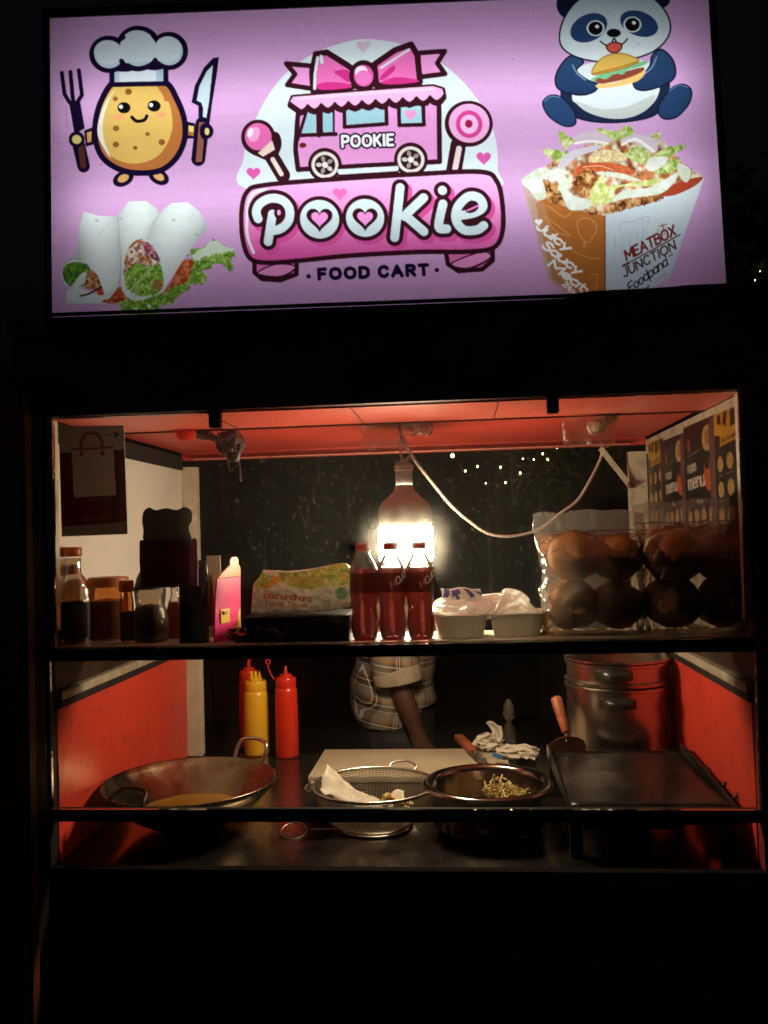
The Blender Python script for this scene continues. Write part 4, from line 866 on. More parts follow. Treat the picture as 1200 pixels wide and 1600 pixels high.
# black tray the towel pack lies on, crumpled wrapper
zt_ = at(460, 961, .05).z; x0, x1 = at(386, 980, .04).x, at(546, 980, .04).x
tb = thing('black_tray', (x0, .03, ZS), 'low black plastic box under the hand towel pack', 'box')
P('tray_body', MB().box(x0, x1, .032, .160, ZS+.001, zt_, .004), 'blackp', par=tb); P('tray_edge', MB().box(x0-.002, x1+.002, .029, .0315, zt_-.006, zt_-.001, .001), 'blackp', par=tb)
def crumple(cx, cy, cz, rx, ry, rz, seed, amp, nu=28, nv=14, sq=1.):
    w_ = []
    def f(u, v):
        a, b = u*2*math.pi, -math.pi/2+v*math.pi; d = Vector((math.cos(b)*math.cos(a), math.cos(b)*math.sin(a), math.sin(b)))
        n = mnoise.noise_vector(d*2.2+Vector((seed, 0, 0)))*amp+mnoise.noise_vector(d*5.5+Vector((0, seed, 0)))*amp*.55
        d = Vector((math.copysign(abs(d.x)**sq, d.x), math.copysign(abs(d.y)**sq, d.y), math.copysign(abs(d.z)**sq, d.z)))+n
        return Vector((cx+d.x*rx, cy+d.y*ry, cz+d.z*rz))
    return MB().grid(f, nu, nv, True)
c = standing(372, .055)
wr = thing('crumpled_wrapper', c, 'crumpled dark red wrapper in front of the small can', 'wrapper'); P('wrapper_film', crumple(c.x, .06, ZS+.013, .026, .02, .0125, 4, .5), pm('dark_red_wrapper', (.10, .02, .02), .25, var=.5, sc=40, coat=.4), par=wr)
c = at(430, 980, .026); wr = thing('torn_wrapper', (c.x, .022, ZS), 'torn shiny strip of wrapper in front of the black box', 'wrapper')
P('wrapper_film', MB().grid(lambda u, v: Vector((c.x+(u-.5)*.075, .0265-.004*math.sin(u*9)*v, ZS+.0015+v*(.022+.006*math.sin(u*7)+.004*math.sin(u*17)))), 24, 6), pm('shiny_brown_wrapper', (.09, .035, .02), .2, var=.6, sc=60, coat=.5), par=wr, smooth=True, solid=.0006)

# hand towel pack
def towel_art():
    T = Art(380, 870, 180, 100, 4, (206, 196, 178)); T.at(380, 870, 6.667)
    T.poly([(90, 60), (340, 150), (520, 160), (760, 130), (1040, 60), (1120, 110), (1120, 290), (900, 300), (700, 340), (520, 310), (380, 250), (240, 330), (120, 300), (150, 230)], speck([(150, 176, 60), (186, 200, 90), (120, 156, 50), (206, 206, 130), (90, 120, 50), (200, 186, 90)], 46, 5), True)
    T.poly([(210, 130), (330, 150), (380, 190), (300, 210), (230, 170)], (216, 210, 200), True)
    T.ell(340, 250, 66, 40, (214, 150, 40), -.4); T.ell(250, 305, 46, 28, (206, 140, 40), .1); T.ell(1060, 200, 40, 26, (214, 170, 90), .3)
    for k in range(26):
        a = random.random()*6; x, y = random.uniform(150, 1100), random.uniform(130, 300); T.line([(x, y), (x+60*math.cos(a), y+26*math.sin(a))], 7, random.choice([(60, 84, 40), (206, 214, 150), (120, 150, 60), (86, 96, 70)]), op=.8)
    T.poly([(505, 205), (830, 205), (860, 330), (700, 335), (500, 290)], (166, 158, 70), op=.75); T.lines([[(520+k*30, 230+10*(k % 2)), (530+k*30, 275)] for k in range(10)], 9, (196, 150, 90))
    T.poly([(0, 330), (240, 335), (400, 260), (520, 320), (700, 345), (900, 305), (1130, 290), (1130, 700), (0, 700)], (208, 198, 182))
    T.text('Bashundhara', 218, 425, 62, 12, (186, 66, 30), rot=.085, gap=.17, fit=490); T.text('Hand Towel', 240, 510, 54, 9, (186, 84, 50), rot=.05, gap=.2, fit=420)
    for a in (0, 2.1, 4.2):
        T.poly([(865+50*math.cos(a), 440+34*math.sin(a)), (865+50*math.cos(a+1.5), 440+34*math.sin(a+1.5)), (865+26*math.cos(a+1.2), 440+16*math.sin(a+1.2)), (865+26*math.cos(a), 440+16*math.sin(a))], (110, 160, 120))
    T.ell(1022, 380, 62, 62, None, ow=6, oc=(120, 170, 130)); T.poly([(962, 395), (1082, 390), (1070, 425), (1022, 442), (975, 428)], (96, 156, 116)); T.ell(1000, 360, 14, 24, (96, 150, 90), -.5); T.ell(1035, 350, 12, 26, (96, 150, 90), .4); T.ell(1018, 330, 10, 20, (96, 150, 90))
    for k in range(5): T.line([(90, 520+k*14), (500, 560+k*8), (1120, 470+k*18)], 3, (176, 164, 146), True, op=.7)
    return T
T = towel_art(); M['towel'] = art_mat('towel_pack_film', .18, .28, .5)
c = at(470, 958, .06); tw = thing('hand_towel_pack', (c.x, .06, zt_), 'printed pack of hand towels with green leaf top', 'towel pack')
TOP = catmull([(411, 890), (430, 892), (452, 893), (480, 890), (510, 884), (536, 879.5), (547, 886)], n=10); BOT = catmull([(392, 958), (420, 959), (455, 958.5), (490, 957), (520, 954), (547, 948)], n=12)
LFT = catmull([(411, 890), (405, 902), (396, 914), (394, 935), (392, 958)], n=10); RGT = catmull([(547, 886), (547, 905), (548, 925), (547, 948)], n=12)
def pick(C, t): k = t*(len(C)-1); i = min(int(k), len(C)-2); return C[i]*(1-k+i)+C[i+1]*(k-i)
def coons(u, v):
    a = (1-v)*pick(TOP, u)+v*pick(BOT, u)+(1-u)*pick(LFT, v)+u*pick(RGT, v)
    return a-((1-u)*(1-v)*TOP[0]+u*(1-v)*TOP[-1]+(1-u)*v*BOT[0]+u*v*BOT[-1])
def tw_front(u, v):
    p = coons(u, v); bul = math.sin(math.pi*min(max(u, 0), 1))**.5*math.sin(math.pi*v)**.6
    y = .105-.045*v-.018*bul+.004*mnoise.noise((u*7, v*5, 2.))+.003*mnoise.noise((u*19, v*11, 5.)); return at(p[0], p[1], y)
PXY = np.array([[coons(i/130, jv/72) for i in range(131)] for jv in range(73)])
art_sheet('front_film', T, M['towel'], tw, tw_front, lambda U, V: (PXY[..., 0], PXY[..., 1]), 130, 72)
def tw_back(u, v):
    q = tw_front(u, v); e = math.sin(math.pi*u)**.4*math.sin(math.pi*v)**.3; return q+Vector((0, .055*e+.0005, .004*e))
P('towel_stack', MB().grid(tw_back, 40, 20), tl_mat('towel_paper', (.6, .53, .44), .3), par=tw, smooth=True)

# ---------------------------------------------------------------- three cola bottles
hb = .1775; rb = .0262
shape = [(.0, .010), (.010, .004), (.019, .0), (.0225, .004), (.0245, .016), (.0258, .03), (.0240, .043), (.0226, .054), (.0228, .062), (.0252, .076), (.0262, .084), (.0262, .122), (.0252, .130), (.0205, .142), (.0150, .151), (.0122, .157), (.0118, .161)]
def petal(r, z, t): return r*(1-.06*max(0, 1-z/.03)*(.5+.5*math.cos(5*t)))
def cola(c, name, label, rot, show):
    o = thing(name, c, label, 'bottle', 'small cola bottles in front of the bulb')
    P('bottle_shell', MB().lathe(c, shape, 48, mod=petal), 'pet', par=o, smooth=60)
    lv = .1325; liq = [(max(r-.0006, 0), z+.0008) for r, z in shape if z < .13]+[(.0245, lv), (0, lv)]
    P('cola', MB().lathe(c, [(0, .0108)]+liq[1:], 48, mod=petal), 'cola', par=o, smooth=60)
    P('neck_ring', hull(c, [(.0118, .1605), (.0138, .161), (.0138, .1625), (.0118, .163)], 28), 'pet', par=o, smooth=40)
    P('cap', MB().lathe(c, [(.0126, .1635), (.0132, .1645), (.0132, .175), (.0122, .1775), (0, .1778)], 60, mod=lambda r, z, t: r+(.0003*math.cos(t*30) if r > .0125 else 0)), 'capred', par=o, smooth=40)
    if show:
        f_ = cyl(c, .0266, rot); P('lettering', strokes('MOJO', lambda x, z: f_(x*.86-z*.25, .094+z+x*.55), .012, .0007, gap=.16), 'white_ink', par=o, smooth=True)
    f_ = cyl(c, .02635, -1.75); P('label_band', MB().grid(lambda u, v: f_(u*.092, .0865+v*.036), 24, 3), 'bandm', par=o, smooth=True)
    return o
cola(standing(568, .060), 'cola_bottle', 'cola bottle nearest the hand towel pack, leftmost of three', 2.6, False)
cola(standing(611.5, .060), 'cola_bottle', 'middle one of the three small cola bottles', .1, True)
cola(standing(655.5, .060), 'cola_bottle', 'cola bottle nearest the foil trays, rightmost of three', .15, True)

# ---------------------------------------------------------------- foil trays under a bag
def tray(cx, cy, wd, dp, h, rz, z0=ZS+.001):
    R = []
    for t, k, dz in ((0, .84, 0), (.05, .86, 0), (1, 1., 1), (1.0, 1.05, 1), (1.06, 1.05, 1)):
        ring = []
        for q in range(160):
            a = 2*math.pi*q/160; ca, sa = math.cos(a), math.sin(a); fl = 1-(.012*(.5+.5*math.cos(q*2*math.pi/4)) if 0 < t < 1.01 and k < 1.02 else 0)
            x = wd/2*k*math.copysign(abs(ca)**.42, ca)*fl; y = dp/2*k*math.copysign(abs(sa)**.42, sa)*fl
            ring.append(Vector((cx+x*math.cos(rz)-y*math.sin(rz), cy+x*math.sin(rz)+y*math.cos(rz), z0+h*min(t, 1.05))))
        R.append(ring)
    m = MB().loft(R, False); m.f.append(tuple(range(159, -1, -1))); return m
c = standing(716, .090); ta = thing('foil_tray', c, 'pale fluted foil food tray next to the cola bottles', 'tray', 'foil trays under the plastic bag')
P('tray_wall', tray(c.x, .088, .096, .10, .041, .10), 'foilcup', par=ta, smooth=30); P('tray_rim', MB().tube([tuple(v) for v in tray(c.x, .088, .096, .10, .041, .10).v[480:640]], .0013, 6, closed=True), 'foilcup', par=ta, smooth=True)
c = standing(805, .100); tb2 = thing('foil_tray', c, 'pale fluted foil food tray next to the bag of buns', 'tray', 'foil trays under the plastic bag')
P('tray_wall', tray(c.x, .100, .098, .10, .041, -.06), 'foilcup', par=tb2, smooth=30); P('tray_rim', MB().tube([tuple(v) for v in tray(c.x, .100, .098, .10, .041, -.06).v[480:640]], .0013, 6, closed=True), 'foilcup', par=tb2, smooth=True)
TP = catmull([(672, 952), (680, 940), (696, 934), (720, 938), (745, 932), (770, 929), (788, 927), (791, 921), (812, 924), (826, 934), (830, 944), (840, 954), (849, 964)], n=6)
BP = catmull([(672, 958), (690, 962), (710, 966), (735, 964), (758, 968), (775, 965), (800, 964), (825, 966), (849, 967)], n=8)
def drape(u, v):
    a = pick(TP, u); b = pick(BP, u); p = a*(1-v)+b*v
    fold = mnoise.noise((u*14, v*5, 3.1))+.6*mnoise.noise((u*31, v*12, 1.7))
    return at(p[0], p[1]-1.5*fold*math.sin(math.pi*v), .105-.052*v**1.4-.010*math.sin(math.pi*v)+.007*fold)
bgt = thing('plastic_bag', standing(760, .1, ZS+.043), 'crumpled milky plastic bag lying over the foil trays', 'bag')
P('front_film', MB().grid(drape, 80, 18), 'bagmilk', par=bgt, smooth=True)
P('back_film', MB().grid(lambda u, v: drape(u, 1-v)+Vector((0, .012+.05*math.sin(math.pi*v)**.5+.02*v, 0)), 60, 14), 'bagmilk', par=bgt, smooth=True)
pk = Art(684, 912, 70, 34, 6, (214, 204, 196))
pk.at(0, 0, 1)
for k, q in enumerate([[(686, 940), (694, 918), (702, 920), (694, 940)], [(704, 936), (703, 922), (716, 921), (717, 929), (712, 930), (719, 938), (713, 938), (707, 930)], [(722, 920), (732, 921), (744, 936), (736, 938)], [(738, 921), (750, 925), (750, 930)]]): pk.poly(q, (70, 58, 140))
M['packp'] = art_mat('purple_print_film', .3, .25, .5)
pkt = thing('printed_packet', standing(720, .135, ZS+.043), 'purple and white printed packet tucked behind the milky bag', 'packet')
def pkf(u, v): return at(688+62*u+3*math.sin(v*3), 919+20*v+1.5*math.sin(u*9), .128-.012*math.sin(math.pi*u)*math.sin(math.pi*v)+.004*mnoise.noise((u*6, v*5, 1.)))
UU = np.arange(71)/70; art_sheet('front_film', pk, M['packp'], pkt, pkf, lambda U, V: (688+62*U, 919+20*V), 70, 26)
P('back_film', MB().grid(lambda u, v: pkf(u, v)+Vector((0, .0015+.022*(math.sin(math.pi*u)*math.sin(math.pi*v))**.5, 0)), 30, 12), 'whitec', par=pkt, smooth=True)

# ---------------------------------------------------------------- buns in two clear bags
def bun(px, py, y, r, sq, seed, label):
    c = at(px, py, y); c.z = max(c.z, ZS+.002+r*sq)
    def f(u, v):
        a, b = u*2*math.pi, -math.pi/2+v*math.pi; d = Vector((math.cos(b)*math.cos(a), math.cos(b)*math.sin(a), math.sin(b)))
        n = mnoise.noise(d*1.6+Vector((seed, 0, 0)))*.09+mnoise.noise(d*6+Vector((0, seed, 0)))*.022
        z = d.z*sq*(1 if d.z > 0 else .86); return c+Vector((d.x*(1+n), d.y*(1+n), z*(1+n)))*r
    o = MB().grid(f, 40, 22, True).build('bun', M['bun'], None, True); return tag(o, label, 'bun', 'buns packed in clear bags')
bun(897, 872, .094, .049, 1.0, 1, 'brown bun at the upper left in the left bag')
bun(963, 873, .096, .047, 1.0, 2, 'brown bun at the upper right in the left bag')
bun(893, 954, .094, .051, .97, 3, 'golden bun at the lower left, catching the light in the left bag')
bun(963, 956, .096, .048, .98, 4, 'dark bun at the lower right in the left bag')
bun(1052, 873, .094, .052, 1.0, 5, 'brown bun at the upper left in the right bag')
bun(1131, 874, .096, .050, 1.0, 6, 'brown bun at the upper right in the right bag')
bun(1050, 957, .094, .052, .98, 7, 'shadowed bun at the lower left in the right bag')
bun(1130, 957, .096, .051, .98, 8, 'shadowed bun at the lower right in the right bag')
def bun_bag(pxl, pxr, top, lip, seed, label, sag):
    yb = .096; xl, xr = at(pxl, 900, yb).x, at(pxr, 900, yb).x; zt0 = at((pxl+pxr)/2, top, yb).z; zl = at((pxl+pxr)/2, lip, yb).z
    xl2, xr2 = at(pxl-13, 830, yb).x, at(pxr+6, 830, yb).x
    o = thing('bread_bag', ((xl+xr)/2, yb, ZS), label, 'bag', 'clear bags of buns'); R = []; nz = 26; n = 72
    for i in range(nz+1):
        t = i/nz; z = ZS+.0012+(zt0-ZS)*t; k = 1 if t < .62 else max(0., 1-(t-.62)/.2)
        dp = .004+.098*(k**.7)*(min(1, .72+t*2)); ring = []
        for q in range(n):
            a = 2*math.pi*q/n; ca, sa = math.cos(a), math.sin(a); s_ = .5+.5*math.copysign(abs(ca)**.5, ca)
            e = min(1, max(0, (t-.6)/.25)); x = (xl*(1-e)+xl2*e)*(1-s_)+(xr*(1-e)+xr2*e)*s_; y = yb-.002+dp/2*math.copysign(abs(sa)**.6, sa)
            p = Vector((x, y, z+(sag*math.sin(math.pi*s_)+.006*mnoise.noise((s_*5, seed, 0.)))*max(0, t-.8)/.2))
            w_ = mnoise.noise_vector(Vector((x*26+seed, y*26, z*22)))*.0075+mnoise.noise_vector(Vector((x*70+seed, y*60, z*60)))*.0042
            if t < .05: w_.z = 0
            w_.x *= .3 if .1 < s_ < .9 else 1.1; ring.append(p+w_*(.35+.65*k))
        R.append(ring)
    m = MB().loft(R, False); m.f.append(tuple(range(n-1, -1, -1)))
    P('film', m, 'bag', par=o, smooth=True)
    P('seam', MB().tube([R[int(nz*.86)][q] for q in range(0, n//2, 2)], .0009, 5), 'bagmilk', par=o, smooth=True)
    P('seam', MB().tube([R[int(nz*.86)][q] for q in range(n//2, n, 2)], .0009, 5), 'bagmilk', par=o, smooth=True)
bun_bag(846, 1002, 803, 822, 1.3, 'clear bag of four buns next to the foil trays', .007)
bun_bag(1004, 1172, 786, 806, 4.1, 'clear bag of four buns against the menu wall', .006)
# ---------------------------------------------------------------- things on the counter
ZC = ZB-.0005
M['wok'] = pm('seasoned_steel', (.25, .19, .12), .25, metal=1, var=.45, sc=8, rvar=.3, bump=.08, bsc=40, dirt=(.10, .06, .035), dsc=7, damt=.6, aniso=.55)
M['wokout'] = pm('sooty_steel', (.05, .035, .028), .45, metal=.8, var=.4, sc=14, bump=.2)
M['steel'] = pm('brushed_steel', (.52, .47, .41), .27, metal=1, var=.05, sc=6, rvar=.06, aniso=.6)
M['steelin'] = pm('steel_inside', (.50, .42, .30), .34, metal=1, var=.2, sc=20)
M['oil'] = pm('frying_oil', (.26, .12, .012), .04, var=.3, sc=5, spec=.6, coat=.6)
M['wire'] = pm('steel_wire', (.34, .29, .22), .35, metal=1)
M['yellowb'] = tl_mat('yellow_plastic', (.90, .52, .03), .35, .32, var=.06); M['redb'] = tl_mat('red_plastic', (.72, .035, .015), .35, .3, var=.06)
M['iron'] = pm('griddle_iron', (.030, .024, .020), .34, metal=.6, var=.5, sc=8, rvar=.35, bump=.15, bsc=30, dirt=(.09, .06, .04), dsc=8, damt=.6)
M['board'] = pm('cutting_board_plastic', (.40, .32, .22), .55, var=.2, sc=10, bump=.1, bsc=50, dirt=(.34, .20, .11), dsc=7, damt=.6)
M['wood'] = pm('red_brown_wood', (.30, .075, .03), .45, var=.35, sc=14, stretch=(1, 1, 8)); M['paper'] = tl_mat('tissue_paper', (.72, .64, .52), .35, .8, coat=0)
M['food'] = pm('pale_food', (.62, .43, .15), .6, var=.3, sc=40); M['shred'] = pm('fried_shreds', (.50, .36, .12), .5, var=.4, sc=60); M['blue'] = pm('blue_plastic', (.03, .12, .26), .4)
M['knob'] = pm('black_bakelite', (.012, .011, .010), .3, var=.2)

# wok
zr = 1.003; cw = at(297, 1216, .232); cw.z = ZC
RW = .176
wok = thing('wok', cw, 'wide two handled steel wok of frying oil on the left of the counter', 'wok')
hw = zr-ZC
pin = [(0, .010), (.05, .011), (.085, .020), (.12, .040), (.15, .065), (.168, .085), (RW-.001, hw)]
P('bowl', MB().lathe(cw, pin+[(RW+.001, hw+.0015), (RW+.002, hw-.001)]+[(.170, .080), (.152, .060), (.122, .034), (.086, .014), (.05, .003), (0, .002)], 72), 'wok', par=wok, smooth=True)
P('oil', MB().lathe(cw, [(0, .034), (.05, .0341), (.109, .034)], 56), 'oil', par=wok, smooth=True)
def loop_handle(pts, r, name='handle', m='steel', par=None): return P(name, MB().tube(bez(pts, 8), r, 10), m, par=par, smooth=True)
def rim_pt(c, R, a, dz, dr=0): return Vector((c.x+(R+dr)*math.cos(a), c.y+(R+dr)*math.sin(a), c.z+dz))
def wok_handle(a, da, up, out, m):
    h = loop_handle([rim_pt(cw, RW, a-da, hw-.02, .003), rim_pt(cw, RW, a-da, hw+.004, .010), rim_pt(cw, RW, a-da*.8, hw+up*.85, out*.8), rim_pt(cw, RW, a, hw+up, out), rim_pt(cw, RW, a+da*.8, hw+up*.85, out*.8), rim_pt(cw, RW, a+da, hw+.004, .010), rim_pt(cw, RW, a+da, hw-.02, .003)], .0042, m=m, par=wok)
    for s in (-1, 1): P('rivet', MB().lathe(rim_pt(cw, RW, a+s*da, hw-.017, -.006), [(0, -.004), (.006, -.002), (.0065, .004)], 10, (math.cos(a), math.sin(a), .3)), 'wire', par=h, smooth=True)
wok_handle(R_(62), .23, .040, .030, 'steel'); wok_handle(R_(247), .23, .026, -.018, 'wokout')

# perforated basket
zb2 = .992; cs_ = at(584, 1209, .235); cs_.z = ZC; RS = .126; hs = zb2-ZC
stn = thing('strainer_basket', cs_, 'round wire mesh strainer basket holding paper, between wok and pot', 'strainer')
prof = [(.060, .006), (.085, .012), (.100, .024), (.108, .038), (.114, .052), (.119, .066), (.123, hs-.004)]
prof = [(p[0], p[1]) for p in [tuple(q) for q in catmull(prof, n=4)]]
msh = P('mesh_wall', MB().lathe(cs_, [(.012, .006), (.024, .006), (.036, .006), (.048, .006)]+prof, 104), 'wire', par=stn)
wf = msh.modifiers.new('wire', 'WIREFRAME'); wf.thickness = .0016; wf.use_even_offset = False
ring = lambda c, R, dz, n=64: [Vector((c.x+R*math.cos(2*math.pi*k/n), c.y+R*math.sin(2*math.pi*k/n), c.z+dz)) for k in range(n)]
P('rim', MB().tube(ring(cs_, .1245, hs), .0036, 8, closed=True), 'steel', par=stn, smooth=True); P('foot_ring', MB().tube(ring(cs_, .075, .003), .003, 8, closed=True), 'steel', par=stn, smooth=True)
loop_handle([rim_pt(cs_, .1245, R_(52), hs), rim_pt(cs_, .1245, R_(54), hs+.008, .012), rim_pt(cs_, .1245, R_(66), hs+.012, .020), rim_pt(cs_, .1245, R_(78), hs+.008, .012), rim_pt(cs_, .1245, R_(80), hs)], .0026, par=stn)
loop_handle([rim_pt(cs_, .1245, R_(200), hs), rim_pt(cs_, .1245, R_(198), hs-.003, .010), rim_pt(cs_, .1245, R_(185), hs-.004, .016), rim_pt(cs_, .1245, R_(172), hs-.003, .010), rim_pt(cs_, .1245, R_(170), hs)], .0026, par=stn)
def pap(u, v):
    x = cs_.x-.102+u*.160; y = cs_.y-.06+v*.11; up = .058*max(0, 1-u*2.6)**1.2
    return Vector((x+.004*mnoise.noise((u*5, v*5, 1)), y, ZC+.034+up+.022*abs(math.sin(u*3.3+v))+0.016*mnoise.noise((u*5, v*4, 2.))+.008*mnoise.noise((u*11, v*9, 4.))))
pp = tag(MB().grid(pap, 26, 18).build('paper_sheet', M['paper'], None, 40, solid=.0008), 'crumpled white paper lying in the strainer basket', 'paper')
fd = thing('fritter_piece', (cs_.x+.03, cs_.y-.055, ZC+.022), 'pale yellow fried pieces beside the paper in the strainer', 'food')
for k in range(9):
    q = Vector((cs_.x+.022+random.random()*.05, cs_.y-.07+random.random()*.045, ZC+.050+random.random()*.018)); P('chunk', crumple(q.x, q.y, q.z, .012, .010, .008, k*3.1, .5, 10, 6), 'food', par=fd)

# steel pot with rolled rim
zp = 1.002; cp = at(761, 1208, .228); cp.z = ZC; RP = .130; hp = zp-ZC
pot = thing('steel_pot', cp, 'low round steel pot with a thick rolled rim holding fried shreds', 'pot')
P('pot_body', MB().lathe(cp, [(0, .004), (.098, .004), (.106, .012), (.108, hp-.012), (.110, hp-.004), (.118, hp+.001), (.126, hp-.001), (.131, hp-.006), (.129, hp-.012), (.122, hp-.014), (.114, hp-.02), (.112, hp-.03), (.110, .014), (.100, .002), (0, .002)], 72), pm('dark_pot_steel', (.30, .23, .19), .16, metal=1, var=.3, sc=9, rvar=.12, dirt=(.08, .03, .02), dsc=7, damt=.8), par=pot, smooth=True)
sh_ = MB(); rs = random.Random(4)
for k in range(330):
    a = rs.uniform(-1.3, 1.9); r = .095*math.sqrt(rs.random()); q = Vector((cp.x+.018+r*math.cos(a)*.8, cp.y+.012+r*math.sin(a)*.8, ZC+.028+.062*max(0, 1-r/.11)*rs.random()+.02*rs.random()))
    if (q.xy-cp.xy).length > .098: continue
    d = Vector((rs.uniform(-1, 1), rs.uniform(-1, 1), rs.uniform(-.2, .9))).normalized()*rs.uniform(.010, .024); sh_.obox(q-d*.5, q+d*.5, .0028, .0022)
tag(sh_.build('shredded_food', M['shred'], None), 'heap of golden fried shreds in the steel pot', 'food', kind='stuff')

# griddle on legs
yg0, yg1 = .070, .445; zg = at(1010, 1262, yg0).z; xg0, xg1 = at(889, 1262, yg0).x, at(1150, 1262, yg0).x
gr = thing('flat_griddle', (xg0, yg0, ZC), 'black flat iron griddle with raised edges on the right of the counter', 'griddle')
P('plate', MB().grid(lambda u, v: (xg0+.004+u*(xg1-xg0-.008), yg0+.003+v*(yg1-yg0-.006), zg+.0015*mnoise.noise((u*4, v*4, 0.))), 16, 16), 'iron', par=gr, smooth=True, solid=.006)
for x, nm in ((xg0, 1), (xg1, -1)): P('side_flange', MB().prism([(yg0, zg-.006), (yg1, zg-.006), (yg1, zg+.020), (yg1-.02, zg+.026), (yg0+.10, zg+.012), (yg0, zg+.003)], (x-.0015, 0, 0), (0, 1, 0), (0, 0, 1), .003), 'iron', par=gr)
P('back_flange', MB().box(xg0+.002, xg1-.002, yg1-.003, yg1, zg-.004, zg+.006), 'iron', par=gr)
P('front_flange', MB().box(xg0, xg1, yg0-.003, yg0, zg-.03, zg+.002), 'iron', par=gr)
P('burner_box', MB().box(xg0+.03, xg1-.09, yg0+.03, yg1-.03, zg-.05, zg-.012, .003), 'iron', par=gr)
for x in (xg0+.012, xg1-.012):
    for y in (yg0+.012, yg1-.012): P('leg', MB().box(x-.011, x+.011, y-.011, y+.011, ZC, zg-.007, .002), 'iron', par=gr)
P('gas_knob', MB().lathe((xg1+.004, .30, zg-.01), [(0, .03), (.016, .03), (.018, .026), (.018, .004), (.01, 0)], 20, (1, 0, 0)), 'knob', par=gr, smooth=40)
loop_handle([(xg1+.001, .13, zg-.01), (xg1+.022, .13, zg+.004), (xg1+.026, .165, zg+.020), (xg1+.022, .20, zg+.004), (xg1+.001, .20, zg-.01)], .0035, m='iron', par=gr)

# two-tier steamer
cst = at(966, 1100, .60); cst.z = ZC; RT = .121
zl_ = at(962, 1040, .48).z-ZC; zm = at(962, 1077, .48).z-ZC
stm = thing('steamer_pot', cst, 'tall two tier stainless steamer pot with black handles behind the griddle', 'pot')
P('lower_pot', MB().lathe(cst, [(0, .001), (RT-.012, .001), (RT-.002, .010), (RT, .02), (RT, zm-.012), (RT+.004, zm-.010), (RT+.004, zm-.004), (RT, zm-.002)], 72), 'steel', par=stm, smooth=30)
P('upper_pot', MB().lathe(cst, [(RT-.006, zm-.001), (RT+.003, zm+.001), (RT+.004, zm+.008), (RT-.002, zm+.012), (RT-.002, zl_-.010), (RT+.003, zl_-.008), (RT+.003, zl_-.002), (RT-.004, zl_)], 72), 'steel', par=stm, smooth=30)
lidp = P('lid', MB().lathe(cst, [(RT+.004, zl_+.001), (RT+.004, zl_+.006), (RT-.004, zl_+.009), (RT-.03, zl_+.026), (.05, zl_+.040), (.0, zl_+.044)], 64), 'steel', par=stm, smooth=30)
P('lid_knob', MB().lathe(cst, [(.006, zl_+.042), (.006, zl_+.055), (.018, zl_+.060), (.020, zl_+.070), (.012, zl_+.076), (0, zl_+.077)], 24), 'knob', par=lidp, smooth=True)
for px, py, zz in ((960, 1056, 0), (966, 1100, 0)):
    q = at(px, py, .60-RT); a = math.atan2(-1, .0)+.02; wd = .040
    P('handle', MB().loft([[Vector((q.x+s*wd, cst.y-math.sqrt(max(RT*RT-(q.x+s*wd-cst.x)**2, 0))-.002-o_, q.z+z_)) for o_, z_ in ((0, -.008), (.022*(1-s**4)+.004, -.009), (.024*(1-s**4)+.004, .004), (.020*(1-s**4)+.003, .009), (0, .009))] for s in [-1+i/8 for i in range(17)]]), 'knob', par=stm, smooth=50)

# squeeze bottles
def squeeze(c, h, r, m, label, tips, tether, name):
    o = thing(name, c, label, 'squeeze bottle', 'squeeze sauce bottles on the counter')
    hb_ = h*.77
    P('bottle_body', MB().lathe(c, [(0, .001), (r*.94, .001), (r, .006), (r*1.0, hb_*.5), (r*.97, hb_-.012), (r*.9, hb_-.003), (r*.82, hb_)], 40), m, par=o, smooth=True)
    cap = P('cap', MB().lathe(c, [(r*.84, hb_-.002), (r*.88, hb_), (r*.88, hb_+.022), (r*.82, hb_+.026), (r*.55, hb_+.027), (r*.52, hb_+.034), (0, hb_+.035)], 48, mod=lambda R, z, t: R+(.0004*math.cos(t*24) if hb_-.001 < z < hb_+.023 else 0)), m, par=o, smooth=35)
    for dx in tips:
        P('nozzle', MB().lathe(c+Vector((dx, 0, 0)), [(.0055, hb_+.033), (.005, hb_+.04), (.0032, h-.004), (.0025, h), (0, h)], 14), m, par=cap, smooth=True)
    if tether:
        tp = [c+Vector((tether*r*.8, 0, hb_+.012)), c+Vector((tether*r*1.25, 0, hb_+.03)), c+Vector((tether*r*1.5, -.004, h-.005)), c+Vector((tether*r*1.55, -.004, h+.006))]
        P('tether', MB().tube(bez(tp, 6), .0018, 7), m, par=cap, smooth=True)
        e = tp[-1]; P('tether_ring', MB().tube([e+Vector((.006*math.cos(k*math.pi/8), 0, .006+.006*math.sin(k*math.pi/8))) for k in range(16)], .0018, 6, closed=True), m, par=cap, smooth=True)
    return o
def onc(px, py, z=ZC): q = atz(px, py, z); q.z = z; return q
c1 = onc(449.5, 1182); squeeze(c1, .243, .0305, M['redb'], 'red squeeze bottle standing alone in front of the dark background', (0,), -1, 'squeeze_bottle')
c2 = onc(402, 1178); c2.z = ZC; squeeze(c2, .226, .0335, M['yellowb'], 'yellow squeeze bottle with three nozzles behind the wok', (-.011, 0, .011), 0, 'squeeze_bottle')
c3 = onc(391, 1166); squeeze(c3, .246, .029, M['redb'], 'red squeeze bottle half hidden behind the yellow one', (0,), .12, 'squeeze_bottle')

